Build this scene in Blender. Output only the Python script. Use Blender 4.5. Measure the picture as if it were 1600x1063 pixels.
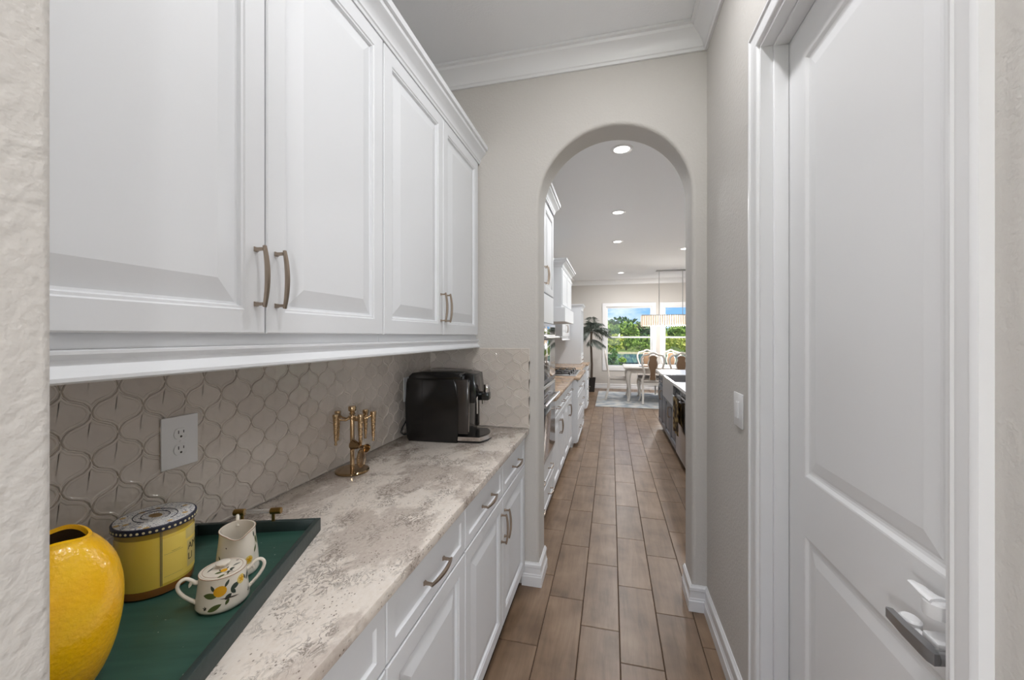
import bpy, bmesh, math, random
from mathutils import Vector, Matrix
PI = math.pi
random.seed(7)
for o in list(bpy.data.objects):
    bpy.data.objects.remove(o)
S = bpy.context.scene
COL = S.collection

# ------------------------------------------------------------------ camera, sky, sun, exposure
F_PX, W_PX = 620.0, 1600.0
cd = bpy.data.cameras.new('camera')
cd.sensor_fit = 'HORIZONTAL'; cd.sensor_width = 36.0; cd.lens = 36.0 * F_PX / W_PX
cd.shift_y = -6.5 / W_PX
cd.clip_start = 0.02; cd.clip_end = 500
cam = bpy.data.objects.new('camera', cd); COL.objects.link(cam)
cam.location = (0, 0, 1.457)
cam.rotation_euler = (PI / 2, 0, math.atan(155.0 / F_PX))
S.camera = cam

world = bpy.data.worlds.new('sky'); S.world = world; world.use_nodes = True
wn = world.node_tree.nodes; wl = world.node_tree.links
bgn = wn['Background']
# clear blue sky, paler towards the horizon, with soft white clouds
def wnode(t, **k):
    n = wn.new(t)
    for a, v in k.items(): setattr(n, a, v)
    return n
tcw = wnode('ShaderNodeTexCoord'); sep = wnode('ShaderNodeSeparateXYZ'); wl.new(tcw.outputs['Generated'], sep.inputs[0])
grad = wnode('ShaderNodeValToRGB'); ge = grad.color_ramp.elements
ge[0].position = 0.0; ge[0].color = (.52, .74, .98, 1); ge[1].position = 1.0; ge[1].color = (.12, .30, .72, 1)
e = ge.new(.05); e.color = (.24, .52, .92, 1)
e = ge.new(.30); e.color = (.16, .38, .82, 1)
wl.new(sep.outputs[2], grad.inputs[0])
cmap = wnode('ShaderNodeMapping'); cmap.inputs['Scale'].default_value = (1, 1, 2.6); wl.new(tcw.outputs['Generated'], cmap.inputs[0])
cn = wnode('ShaderNodeTexNoise'); cn.inputs['Scale'].default_value = 3.2; cn.inputs['Detail'].default_value = 7; cn.inputs['Roughness'].default_value = .6
wl.new(cmap.outputs[0], cn.inputs['Vector'])
cr_ = wnode('ShaderNodeValToRGB'); cr_.color_ramp.elements[0].position = .47; cr_.color_ramp.elements[1].position = .62
wl.new(cn.outputs['Fac'], cr_.inputs[0])
cm = wnode('ShaderNodeMix', data_type='RGBA'); cm.inputs[7].default_value = (1.15, 1.15, 1.15, 1)
wl.new(cr_.outputs[0], cm.inputs[0]); wl.new(grad.outputs[0], cm.inputs[6]); wl.new(cm.outputs[2], bgn.inputs[0])
bgn.inputs[1].default_value = 1.0

sd = bpy.data.lights.new('sun', 'SUN'); sd.energy = 3.2; sd.angle = math.radians(1.0); sd.color = (1, .95, .88)
sun = bpy.data.objects.new('sun', sd); COL.objects.link(sun)
sun.rotation_euler = Vector((-0.62, 0.30, -0.80)).to_track_quat('-Z', 'Y').to_euler()
sun.location = (20, -10, 30)

vs = S.view_settings
vs.view_transform = 'Standard'; vs.look = 'None'; vs.gamma = 1.0; vs.use_curve_mapping = False
vs.exposure = 0.40
S.display_settings.display_device = 'sRGB'
LAMP_P, LAMP_K, FILL_R = 5.8, 12.6, 12.0     # watts per recessed lamp: pantry, kitchen, added rear-room fill
FILL_G = 78.0                                # glow of the unseen fill globes added in the rear room

# ------------------------------------------------------------------ helpers
def lin(r, g=None, b=None):
    if g is None: r, g, b = r
    f = lambda v: (v/255/12.92) if v/255 <= .04045 else ((v/255+.055)/1.055)**2.4
    return (f(r), f(g), f(b), 1)

def empty(name, loc=(0, 0, 0), rz=0, parent=None):
    o = bpy.data.objects.new(name, None); COL.objects.link(o)
    o.location = loc; o.rotation_euler = (0, 0, rz); o.parent = parent
    o.empty_display_size = .05
    return o

def tag(o, label, cat, group=None):
    o['label'] = label; o['category'] = cat
    if group: o['group'] = group
    return o

def struct(o):
    o['kind'] = 'structure'; return o

class MB:
    def __init__(s): s.bm = bmesh.new()
    def poly(s, pts):
        vs_ = [s.bm.verts.new(p) for p in pts]
        return s.bm.faces.new(vs_)
    def box(s, x0, x1, y0, y1, z0, z1, bev=0, seg=2, M=None):
        t = bmesh.new()
        bmesh.ops.create_cube(t, size=1)
        for v in t.verts:
            v.co = Vector(((x0+x1)/2+v.co.x*(x1-x0), (y0+y1)/2+v.co.y*(y1-y0), (z0+z1)/2+v.co.z*(z1-z0)))
        if bev: bmesh.ops.bevel(t, geom=list(t.edges), offset=bev, segments=seg, affect='EDGES', profile=.5, clamp_overlap=True)
        s.merge(t, M); return s
    def merge(s, t, M=None):
        if M is not None: bmesh.ops.transform(t, matrix=M, verts=t.verts)
        mp = {v: s.bm.verts.new(v.co) for v in t.verts}
        for f in t.faces:
            try: s.bm.faces.new([mp[v] for v in f.verts])
            except ValueError: pass
        t.free()
    def lathe(s, prof, n=24, sx=1, sy=1, c=(0, 0, 0), a0=0, M=None, capb=True, capt=True):
        """prof: list of (r, z)"""
        t = bmesh.new(); rings = []
        for r, z in prof:
            if r < 1e-6: rings.append([t.verts.new((c[0], c[1], c[2]+z))])
            else: rings.append([t.verts.new((c[0]+r*sx*math.cos(a0+2*PI*i/n), c[1]+r*sy*math.sin(a0+2*PI*i/n), c[2]+z)) for i in range(n)])
        for A, B in zip(rings, rings[1:]):
            for i in range(n):
                j = (i+1) % n
                if len(A) == 1 and len(B) == 1: continue
                if len(A) == 1: t.faces.new((A[0], B[j], B[i]))
                elif len(B) == 1: t.faces.new((A[i], A[j], B[0]))
                else: t.faces.new((A[i], A[j], B[j], B[i]))
        if capb and len(rings[0]) > 2: t.faces.new(list(reversed(rings[0])))
        if capt and len(rings[-1]) > 2: t.faces.new(rings[-1])
        s.merge(t, M); return s
    def tube(s, path, rad, n=8, closed=False, sec=None, up=(0, 0, 1), cap=True, M=None):
        """path of points; rad scalar or list; sec: list of (a,b) section multipliers"""
        t = bmesh.new(); P = [Vector(p) for p in path]; m = len(P)
        R = rad if isinstance(rad, (list, tuple)) else [rad]*m
        if sec is None: sec = [(math.cos(2*PI*i/n), math.sin(2*PI*i/n)) for i in range(n)]
        n = len(sec); rings = []; prev = None
        for i in range(m):
            if closed: d = P[(i+1) % m]-P[i-1]
            else: d = P[min(i+1, m-1)]-P[max(i-1, 0)]
            d.normalize()
            if prev is None:
                u = Vector(up); u = u-d*u.dot(d)
                if u.length < 1e-4: u = Vector((1, 0, 0)); u = u-d*u.dot(d)
            else: u = prev-d*prev.dot(d)
            u.normalize(); prev = u; w = d.cross(u)
            rings.append([t.verts.new(P[i]+(w*a+u*b)*R[i]) for a, b in sec])
        rng = range(m) if closed else range(m-1)
        for i in rng:
            A, B = rings[i], rings[(i+1) % m]
            for k in range(n):
                l = (k+1) % n; t.faces.new((A[k], A[l], B[l], B[k]))
        if cap and not closed:
            t.faces.new(list(reversed(rings[0]))); t.faces.new(rings[-1])
        s.merge(t, M); return s
    def prism(s, pts, y0, y1, M=None, bev=0):
        """outline (x,z) extruded in y from y0 (front) to y1"""
        t = bmesh.new()
        A = [t.verts.new((x, y0, z)) for x, z in pts]; B = [t.verts.new((x, y1, z)) for x, z in pts]
        n = len(pts); t.faces.new(A); t.faces.new(list(reversed(B)))
        for i in range(n):
            j = (i+1) % n; t.faces.new((A[i], B[i], B[j], A[j]))
        if bev:
            es = [e for e in t.edges if abs(e.verts[0].co.y-e.verts[1].co.y) < 1e-7]
            bmesh.ops.bevel(t, geom=es, offset=bev, segments=2, affect='EDGES', profile=.5, clamp_overlap=True)
        s.merge(t, M); return s
    def rings(s, w, h, rr, x=0, z=0, y=0):
        """nested rectangular loops, local: x along, z up, front is -y; rr: list of (inset, depth towards viewer)"""
        t = s.bm; L = []
        for ins, d in rr:
            L.append([t.verts.new((x+a, y-d, z+b)) for a, b in ((ins, ins), (w-ins, ins), (w-ins, h-ins), (ins, h-ins))])
        for A, B in zip(L, L[1:]):
            for i in range(4):
                j = (i+1) % 4; t.faces.new((A[i], A[j], B[j], B[i]))
        t.faces.new(L[-1])
        return s
    def moulding(s, path, prof, cap=True):
        """sweep (out, z) profile along a 2d path; out is to the right of travel"""
        t = s.bm; P = [Vector(p) for p in path]; rings = []
        for i, p in enumerate(P):
            ns = []
            if i > 0: d = (p-P[i-1]).normalized(); ns.append(Vector((d.y, -d.x)))
            if i < len(P)-1: d = (P[i+1]-p).normalized(); ns.append(Vector((d.y, -d.x)))
            nn = ns[0] if len(ns) == 1 else (ns[0]+ns[1])/(1+ns[0].dot(ns[1]))
            rings.append([t.verts.new((p.x+nn.x*a, p.y+nn.y*a, z)) for a, z in prof])
        n = len(prof)
        for A, B in zip(rings, rings[1:]):
            for k in range(n):
                l = (k+1) % n; t.faces.new((A[k], A[l], B[l], B[k]))
        if cap: t.faces.new(list(reversed(rings[0]))); t.faces.new(rings[-1])
        return s
    def mesh(s, name, smooth=35, fix=True):
        if fix: bmesh.ops.recalc_face_normals(s.bm, faces=s.bm.faces)
        me = bpy.data.meshes.new(name); s.bm.to_mesh(me); s.bm.free()
        if smooth and len(me.polygons):
            me.polygons.foreach_set('use_smooth', [True]*len(me.polygons))
            me.set_sharp_from_angle(angle=math.radians(smooth))
        return me
    def obj(s, name, m, parent=None, loc=(0, 0, 0), rz=0, smooth=35, fix=True):
        return mobj(name, s.mesh(name, smooth, fix), m, parent, loc, rz)

def mobj(name, me, m, parent=None, loc=(0, 0, 0), rz=0):
    if m is not None and not me.materials: me.materials.append(m)
    o = bpy.data.objects.new(name, me); COL.objects.link(o)
    o.location = loc; o.rotation_euler = (0, 0, rz); o.parent = parent
    return o

def spline(P, k=4):
    """Catmull-Rom refinement of a list of tuples"""
    out = []; n = len(P)
    for i in range(n-1):
        a, b_, c, d = P[max(i-1, 0)], P[i], P[i+1], P[min(i+2, n-1)]
        for j_ in range(k):
            t = j_/k
            out.append(tuple(.5*(2*q+(r_-p)*t+(2*p-5*q+4*r_-s_)*t*t+(3*q-p-3*r_+s_)*t**3) for p, q, r_, s_ in zip(a, b_, c, d)))
    return out+[P[-1]]

def copy_tree(o, parent=None):
    c = o.copy(); COL.objects.link(c); c.parent = parent
    for ch in [k for k in COL.objects if k.parent == o]: copy_tree(ch, c)
    return c

# ------------------------------------------------------------------ materials
def nmat(name):
    m = bpy.data.materials.new(name); m.use_nodes = True
    nt = m.node_tree; return m, nt.nodes, nt.links, nt.nodes['Principled BSDF']

def plain(name, col, rough=.5, metal=0, bump=None, spec=.5, coat=0, em=None, vary=0, sheen=0):
    """bump=(scale, strength, detail)"""
    m, N, L, P = nmat(name)
    P.inputs['Base Color'].default_value = col; P.inputs['Roughness'].default_value = rough
    P.inputs['Metallic'].default_value = metal; P.inputs['Specular IOR Level'].default_value = spec
    P.inputs['Coat Weight'].default_value = coat; P.inputs['Coat Roughness'].default_value = .08
    if sheen: P.inputs['Sheen Weight'].default_value = sheen
    if em:
        P.inputs['Emission Color'].default_value = em[0]; P.inputs['Emission Strength'].default_value = em[1]
    if bump or vary:
        tc = N.new('ShaderNodeTexCoord')
        if bump:
            nz = N.new('ShaderNodeTexNoise'); nz.inputs['Scale'].default_value = bump[0]; nz.inputs['Detail'].default_value = bump[2]
            L.new(tc.outputs['Object'], nz.inputs['Vector'])
            b = N.new('ShaderNodeBump'); b.inputs['Strength'].default_value = bump[1]; b.inputs['Distance'].default_value = .004
            L.new(nz.outputs['Fac'], b.inputs['Height']); L.new(b.outputs[0], P.inputs['Normal'])
        if vary:
            n2 = N.new('ShaderNodeTexNoise'); n2.inputs['Scale'].default_value = 3.0; n2.inputs['Detail'].default_value = 4
            L.new(tc.outputs['Object'], n2.inputs['Vector'])
            mx = N.new('ShaderNodeMix'); mx.data_type = 'RGBA'; mx.blend_type = 'MIX'
            mx.inputs[6].default_value = tuple(c*(1-vary) for c in col[:3])+(1,); mx.inputs[7].default_value = tuple(min(1, c*(1+vary)) for c in col[:3])+(1,)
            L.new(n2.outputs['Fac'], mx.inputs[0]); L.new(mx.outputs[2], P.inputs['Base Color'])
    return m

def ramp(N, stops):
    r = N.new('ShaderNodeValToRGB'); e = r.color_ramp.elements
    while len(e) < len(stops): e.new(.5)
    for k, (p, c) in zip(e, stops): k.position = p; k.color = c
    return r

M = {}
M['white'] = plain('white_paint', lin(228, 230, 233), .5, bump=(60, .03, 2))
M['trim'] = plain('white_trim_paint', lin(230, 230, 231), .3)
M['doorpaint'] = plain('white_door_paint', lin(226, 226, 227), .34)
M['wall'] = plain('greige_wall_paint', lin(202, 198, 193), .75, bump=(95, .55, 3), vary=.015)
M['ceil'] = plain('ceiling_paint', lin(242, 243, 245), .8, bump=(120, .25, 2))
M['grout'] = plain('taupe_grout', lin(226, 218, 209), .8, bump=(300, .3, 2))
M['fgrout'] = plain('brown_floor_grout', lin(70, 55, 43), .9)
M['nickel'] = plain('brushed_bronze_nickel', lin(164, 150, 136), .28, 1)
M['brass'] = plain('aged_brass', lin(172, 140, 84), .3, 1)
M['gold'] = plain('champagne_gold', lin(196, 168, 132), .2, 1)
M['goldmirror'] = plain('polished_dark_gold', lin(164, 138, 104), .1, 1)
M['chrome'] = plain('chrome', lin(214, 208, 204), .12, 1)
M['steel'] = plain('stainless_steel', lin(178, 178, 180), .28, 1)
M['leverm'] = plain('dark_satin_nickel', lin(168, 168, 169), .34, 1)
M['plasticw'] = plain('white_plastic', lin(232, 232, 233), .28)
M['slot'] = plain('dark_slot', lin(70, 66, 62), .6)
M['blackp'] = plain('gloss_black_plastic', lin(16, 16, 16), .16)
M['blackm'] = plain('satin_black_plastic', lin(20, 19, 19), .24)
M['greyp'] = plain('smoked_panel', lin(52, 47, 44), .16)
M['rubber'] = plain('black_cord', lin(30, 30, 30), .5)
M['glassblack'] = plain('dark_oven_glass', lin(20, 21, 23), .04, spec=.9, coat=.6)
M['island'] = plain('slate_cabinet_paint', lin(92, 96, 104), .35)
M['pot'] = plain('dark_planter', lin(42, 38, 36), .5)
M['trunk'] = plain('palm_trunk', lin(84, 72, 62), .9, bump=(60, .8, 3))
M['chairw'] = plain('antique_white_wood', lin(214, 208, 200), .45, vary=.05)
M['tan'] = plain('tan_upholstery', lin(128, 102, 78), .8, bump=(200, .3, 2))
M['seatf'] = plain('pale_seat_fabric', lin(176, 168, 160), .85)
M['brick'] = plain('stone', lin(170, 165, 160), .8)
M['towel'] = None

def tile_mat():
    m, N, L, P = nmat('glazed_taupe_tile')
    tc = N.new('ShaderNodeTexCoord'); oi = N.new('ShaderNodeObjectInfo')
    ad = N.new('ShaderNodeVectorMath'); ad.operation = 'MULTIPLY_ADD'; ad.inputs[1].default_value = (1, 1, 1)
    cb = N.new('ShaderNodeCombineXYZ'); mu = N.new('ShaderNodeMath'); mu.operation = 'MULTIPLY'; mu.inputs[1].default_value = 37
    L.new(oi.outputs['Random'], mu.inputs[0]); L.new(mu.outputs[0], cb.inputs[0]); L.new(mu.outputs[0], cb.inputs[2])
    L.new(tc.outputs['Object'], ad.inputs[0]); L.new(cb.outputs[0], ad.inputs[2])
    nz = N.new('ShaderNodeTexNoise'); nz.inputs['Scale'].default_value = 26; nz.inputs['Detail'].default_value = 2
    L.new(ad.outputs[0], nz.inputs['Vector'])
    b = N.new('ShaderNodeBump'); b.inputs['Strength'].default_value = .7; b.inputs['Distance'].default_value = .006
    L.new(nz.outputs['Fac'], b.inputs['Height']); L.new(b.outputs[0], P.inputs['Normal'])
    r = ramp(N, [(0, lin(203, 194, 185)), (1, lin(212, 203, 194))])
    L.new(oi.outputs['Random'], r.inputs[0]); L.new(r.outputs[0], P.inputs['Base Color'])
    P.inputs['Roughness'].default_value = .1; P.inputs['Specular IOR Level'].default_value = .6
    return m
M['tile'] = tile_mat()

def wood_tile_mat():
    m, N, L, P = nmat('wood_look_porcelain')
    tc = N.new('ShaderNodeTexCoord'); oi = N.new('ShaderNodeObjectInfo')
    mu = N.new('ShaderNodeMath'); mu.operation = 'MULTIPLY'; mu.inputs[1].default_value = 91
    cb = N.new('ShaderNodeCombineXYZ'); L.new(oi.outputs['Random'], mu.inputs[0])
    for k in range(3): L.new(mu.outputs[0], cb.inputs[k])
    ad = N.new('ShaderNodeVectorMath'); ad.operation = 'ADD'
    L.new(tc.outputs['Object'], ad.inputs[0]); L.new(cb.outputs[0], ad.inputs[1])
    mp = N.new('ShaderNodeMapping'); mp.inputs['Scale'].default_value = (26, 2.6, 10)
    L.new(ad.outputs[0], mp.inputs['Vector'])
    n1 = N.new('ShaderNodeTexNoise'); n1.inputs['Scale'].default_value = 1; n1.inputs['Detail'].default_value = 6; n1.inputs['Roughness'].default_value = .62
    n1.inputs['Distortion'].default_value = .6
    L.new(mp.outputs[0], n1.inputs['Vector'])
    n2 = N.new('ShaderNodeTexNoise'); n2.inputs['Scale'].default_value = 5.5; n2.inputs['Detail'].default_value = 3
    L.new(ad.outputs[0], n2.inputs['Vector'])
    mm = N.new('ShaderNodeMath'); mm.operation = 'MULTIPLY_ADD'; mm.inputs[1].default_value = .55
    L.new(n2.outputs['Fac'], mm.inputs[0])
    m3 = N.new('ShaderNodeMath'); m3.operation = 'MULTIPLY'; m3.inputs[1].default_value = .5
    L.new(n1.outputs['Fac'], m3.inputs[0]); L.new(m3.outputs[0], mm.inputs[2])
    r = ramp(N, [(.30, lin(94, 74, 56)), (.46, lin(120, 97, 76)), (.56, lin(133, 109, 87)), (.72, lin(150, 126, 103))])
    L.new(mm.outputs[0], r.inputs[0])
    hs = N.new('ShaderNodeHueSaturation'); mr = N.new('ShaderNodeMapRange'); mr.inputs[3].default_value = .9; mr.inputs[4].default_value = 1.08
    L.new(oi.outputs['Random'], mr.inputs[0]); L.new(mr.outputs[0], hs.inputs['Value']); L.new(r.outputs[0], hs.inputs['Color'])
    L.new(hs.outputs[0], P.inputs['Base Color'])
    P.inputs['Roughness'].default_value = .33
    b = N.new('ShaderNodeBump'); b.inputs['Strength'].default_value = .12; b.inputs['Distance'].default_value = .002
    L.new(n1.outputs['Fac'], b.inputs['Height']); L.new(b.outputs[0], P.inputs['Normal'])
    return m
M['plank'] = wood_tile_mat()

def floor_far_mat():
    m, N, L, P = nmat('wood_look_floor_far')
    tc = N.new('ShaderNodeTexCoord'); mp = N.new('ShaderNodeMapping'); mp.inputs['Rotation'].default_value = (0, 0, PI/2)
    L.new(tc.outputs['Object'], mp.inputs['Vector'])
    bt = N.new('ShaderNodeTexBrick'); bt.offset = .333; bt.offset_frequency = 2
    bt.inputs['Color1'].default_value = lin(112, 91, 73); bt.inputs['Color2'].default_value = lin(126, 104, 85); bt.inputs['Mortar'].default_value = lin(96, 80, 66)
    bt.inputs['Scale'].default_value = 1; bt.inputs['Mortar Size'].default_value = .003; bt.inputs['Brick Width'].default_value = .565; bt.inputs['Row Height'].default_value = .188
    L.new(mp.outputs[0], bt.inputs['Vector']); L.new(bt.outputs['Color'], P.inputs['Base Color'])
    P.inputs['Roughness'].default_value = .35
    return m

def stone_mat(name, light, mid, dark, speck, sc=1.0):
    m, N, L, P = nmat(name)
    tc = N.new('ShaderNodeTexCoord')
    mp = N.new('ShaderNodeMapping'); mp.inputs['Rotation'].default_value = (0, 0, .5); mp.inputs['Scale'].default_value = (1.5*sc, 1.0*sc, 1.2*sc)
    L.new(tc.outputs['Object'], mp.inputs['Vector'])
    big = N.new('ShaderNodeTexNoise'); big.inputs['Scale'].default_value = 3.6; big.inputs['Detail'].default_value = 7; big.inputs['Roughness'].default_value = .66; big.inputs['Distortion'].default_value = .25
    L.new(mp.outputs[0], big.inputs['Vector'])
    r1 = ramp(N, [(.36, light), (.49, light), (.55, mid), (.68, mid)])
    L.new(big.outputs['Fac'], r1.inputs[0])
    # fine mottling
    fine = N.new('ShaderNodeTexNoise'); fine.inputs['Scale'].default_value = 70; fine.inputs['Detail'].default_value = 5; fine.inputs['Roughness'].default_value = .7
    L.new(mp.outputs[0], fine.inputs['Vector'])
    mx0 = N.new('ShaderNodeMix'); mx0.data_type = 'RGBA'; mx0.blend_type = 'OVERLAY'; mx0.inputs[0].default_value = .35
    L.new(r1.outputs[0], mx0.inputs[6]); L.new(fine.outputs['Fac'], mx0.inputs[7])
    # dark vein flecks, only in the light patches
    vn = N.new('ShaderNodeTexNoise'); vn.inputs['Scale'].default_value = 30; vn.inputs['Detail'].default_value = 6; vn.inputs['Roughness'].default_value = .7; vn.inputs['Distortion'].default_value = .9
    L.new(mp.outputs[0], vn.inputs['Vector'])
    r2 = ramp(N, [(.455, (0, 0, 0, 1)), (.490, (1, 1, 1, 1)), (.510, (1, 1, 1, 1)), (.545, (0, 0, 0, 1))])
    L.new(vn.outputs['Fac'], r2.inputs[0])
    clu = N.new('ShaderNodeTexNoise'); clu.inputs['Scale'].default_value = 6.5; clu.inputs['Detail'].default_value = 4; clu.inputs['Roughness'].default_value = .6; L.new(mp.outputs[0], clu.inputs['Vector'])
    r3 = ramp(N, [(.47, (0, 0, 0, 1)), (.58, (1, 1, 1, 1))])
    L.new(clu.outputs['Fac'], r3.inputs[0])
    mk = N.new('ShaderNodeMix'); mk.data_type = 'RGBA'; mk.blend_type = 'MULTIPLY'; mk.inputs[0].default_value = 1
    L.new(r2.outputs[0], mk.inputs[6]); L.new(r3.outputs[0], mk.inputs[7])
    mx1 = N.new('ShaderNodeMix'); mx1.data_type = 'RGBA'; mx1.inputs[7].default_value = dark
    ml = N.new('ShaderNodeMath'); ml.operation = 'MULTIPLY'; ml.inputs[1].default_value = .66
    L.new(mk.outputs[2], ml.inputs[0]); L.new(ml.outputs[0], mx1.inputs[0]); L.new(mx0.outputs[2], mx1.inputs[6])
    # dots
    vo = N.new('ShaderNodeTexVoronoi'); vo.inputs['Scale'].default_value = 85; L.new(mp.outputs[0], vo.inputs['Vector'])
    r4 = ramp(N, [(.16, (1, 1, 1, 1)), (.24, (0, 0, 0, 1))]); L.new(vo.outputs['Distance'], r4.inputs[0])
    sp = N.new('ShaderNodeTexNoise'); sp.inputs['Scale'].default_value = 18; L.new(mp.outputs[0], sp.inputs['Vector'])
    r5 = ramp(N, [(.46, (0, 0, 0, 1)), (.56, (.85, .85, .85, 1))]); L.new(sp.outputs['Fac'], r5.inputs[0])
    m6 = N.new('ShaderNodeMix'); m6.data_type = 'RGBA'; m6.blend_type = 'MULTIPLY'; m6.inputs[0].default_value = 1
    L.new(r4.outputs[0], m6.inputs[6]); L.new(r5.outputs[0], m6.inputs[7])
    mx2 = N.new('ShaderNodeMix'); mx2.data_type = 'RGBA'; mx2.inputs[7].default_value = speck
    L.new(m6.outputs[2], mx2.inputs[0]); L.new(mx1.outputs[2], mx2.inputs[6])
    L.new(mx2.outputs[2], P.inputs['Base Color'])
    P.inputs['Roughness'].default_value = .22
    return m
M['quartz'] = stone_mat('cream_grey_quartz', lin(226, 217, 207), lin(198, 187, 177), lin(92, 80, 72), lin(112, 98, 88))
M['granite'] = stone_mat('tan_granite', lin(196, 170, 142), lin(172, 142, 116), lin(110, 84, 66), lin(96, 74, 58), 2)
M['whitestone'] = plain('white_stone_top', lin(224, 224, 224), .16)

def glass_mat():
    m, N, L, P = nmat('window_glass'); N.remove(P)
    out = N['Material Output']; tr = N.new('ShaderNodeBsdfTransparent'); gl = N.new('ShaderNodeBsdfGlossy'); gl.inputs['Roughness'].default_value = .0
    mx = N.new('ShaderNodeMixShader'); mx.inputs[0].default_value = .06
    L.new(tr.outputs[0], mx.inputs[1]); L.new(gl.outputs[0], mx.inputs[2]); L.new(mx.outputs[0], out.inputs[0])
    return m
M['glass'] = glass_mat()

# ------------------------------------------------------------------ dimensions (metres)
XL, XR = -1.10, .49           # tiled wall, door wall
YA, YB = 2.28, 2.48           # arch wall front / back
ZC, ZK = 3.08, 3.00           # pantry / kitchen ceilings
YF = 11.3                     # far wall
XKR = 5.6                     # kitchen right wall
XC, XLO, XUP = -.466, -.49, -.775   # counter edge, lower fronts, upper fronts
ZTOP = .914

# ------------------------------------------------------------------ floor
b = MB(); b.box(-3.2, XKR+.1, -4.2, YF+.1, -.12, -.003)
M['ffar'] = floor_far_mat()
floor = struct(b.obj('floor', M['fgrout'], smooth=0))
b = MB(); b.box(2.48, XKR, YB, YF, -.003, .0); b.box(-3.1, 3.1, -4.1, .03, -.003, 0.0)
b.obj('floor_surface', M['ffar'], floor, smooth=0)
TW, TL, GR = .188, .565, .0035
def floor_tile_mesh(x0, x1, y0, y1):
    w, l = x1-x0, y1-y0
    b = MB(); h, c = .0, .0022
    B = [(-w/2, -l/2), (w/2, -l/2), (w/2, l/2), (-w/2, l/2)]
    lo = [b.bm.verts.new((x, y, -.006)) for x, y in B]
    mi = [b.bm.verts.new((x, y, -c)) for x, y in B]
    k = lambda v: math.copysign(abs(v)-c, v)
    hi = [b.bm.verts.new((k(x), k(y), 0)) for x, y in B]
    for A, C in ((lo, mi), (mi, hi)):
        for i in range(4):
            j = (i+1) % 4; b.bm.faces.new((A[i], A[j], C[j], C[i]))
    b.bm.faces.new(hi)
    return b.mesh('floor_tile', 0)
full = None
for r in range(-3, 13):
    x0 = -.147+r*TW; x1 = x0+TW-GR
    s0 = (2.025-.19*r) % TL
    k = 0
    y = s0-TL
    lo = .05 if x0 < .5 else YB
    while y < YF:
        y0, y1 = max(y, lo), min(y+TL-GR, YF-.0)
        if x0 < -.6: y0 = max(y0, 6.0)
        if y1-y0 > .03:
            if y1-y0 > TL-GR-1e-4:
                if full is None: full = floor_tile_mesh(0, TW-GR, 0, TL-GR)
                me = full
            else: me = floor_tile_mesh(x0, x1, y0, y1)
            mobj('floor_tile', me, M['plank'], floor, ((x0+x1)/2, (y0+y1)/2, 0))
        y += TL

# ------------------------------------------------------------------ walls
b = MB(); b.box(XL-.15, XL, .2234, YA+.01, 0, ZC)
wall_left = struct(b.obj('wall_left', M['wall'], smooth=0))
b = MB(); b.box(-3.1, -.44, -.6, .2234, 0, ZC, bev=.008, seg=3)
struct(b.obj('wall_left_near', M['wall']))
# right wall with door opening
DY0, DY1, DZ = .721, 1.515, 2.445
b = MB()
b.box(XR, XR+.115, -.6, DY0, 0, ZC); b.box(XR, XR+.115, DY1, YA+.01, 0, ZC); b.box(XR, XR+.115, DY0, DY1, DZ, ZC)
wall_right = struct(b.obj('wall_right', M['wall'], smooth=0))
# arch wall
AR, ASP, AC = .412, 2.222, .004
def arch_pts(n=40):
    P = [((AC-AR, 0), (-1, 0))]
    for z in (.6, 1.2, 1.8): P.append(((AC-AR, z), (-1, 0)))
    for i in range(n+1):
        a = PI-PI*i/n
        P.append(((AC+AR*math.cos(a), ASP+AR*math.sin(a)), (math.cos(a), math.sin(a))))
    for z in (1.8, 1.2, .6, 0): P.append(((AC+AR, z), (1, 0)))
    return P
AP = arch_pts()
b = MB(); rr = .02; K = 5; rings = []
for k in range(K+1):
    a = PI/2*k/K
    rings.append((rr*(1-math.sin(a)), YA+rr*(1-math.cos(a))))
for k in range(K, -1, -1):
    a = PI/2*k/K
    rings.append((rr*(1-math.sin(a)), YB-rr*(1-math.cos(a))))
R = [[b.bm.verts.new((p[0]+n[0]*o, y, p[1]+n[1]*o)) for p, n in AP] for o, y in rings]
for A, C in zip(R, R[1:]):
    for i in range(len(A)-1): b.bm.faces.new((A[i], A[i+1], C[i+1], C[i]))
WX0, WX1 = XL-.15, XKR+.1
for ring, y in ((R[0], YA), (R[-1], YB)):
    top = ZC+.05
    nleg = 4
    L0 = ring[0].co.x; R0 = ring[-1].co.x
    b.poly([(WX0, y, 0), (L0, y, 0), (L0, y, top), (WX0, y, top)])
    b.poly([(R0, y, 0), (WX1, y, 0), (WX1, y, top), (R0, y, top)])
    for i in range(nleg, len(ring)-nleg-1):
        p, q = ring[i].co, ring[i+1].co
        b.poly([p, q, (q.x, y, top), (p.x, y, top)])
wall_arch = struct(b.obj('wall_arch', M['wall'], smooth=40, fix=False))
# kitchen shell
b = MB(); b.box(XL-.15, XL, YB, YF, 0, ZK)
struct(b.obj('wall_kitchen_left', M['wall'], smooth=0))
WIN = [(-.235, 1.17), (1.27, 2.675), (2.775, 4.18)]
WZ0, WZ1 = .50, 2.36
FR = .10
b = MB()
b.box(XL-.15, XKR+.1, YF, YF+.15, 0, WZ0+FR); b.box(XL-.15, XKR+.1, YF, YF+.15, WZ1-FR, ZK)
xs = [XL-.15]+[v for a, c in WIN for v in (a+FR, c-FR)]+[XKR+.1]
for i in range(0, len(xs), 2): b.box(xs[i], xs[i+1], YF, YF+.15, WZ0+FR, WZ1-FR)
struct(b.obj('wall_far', M['wall'], smooth=0))
b = MB()
for y0, y1 in ((YB, 3.3), (5.9, 6.5), (9.1, YF)): b.box(XKR, XKR+.15, y0, y1, 0, ZK)
b.box(XKR, XKR+.15, YB, YF, 2.5, ZK)
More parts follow.
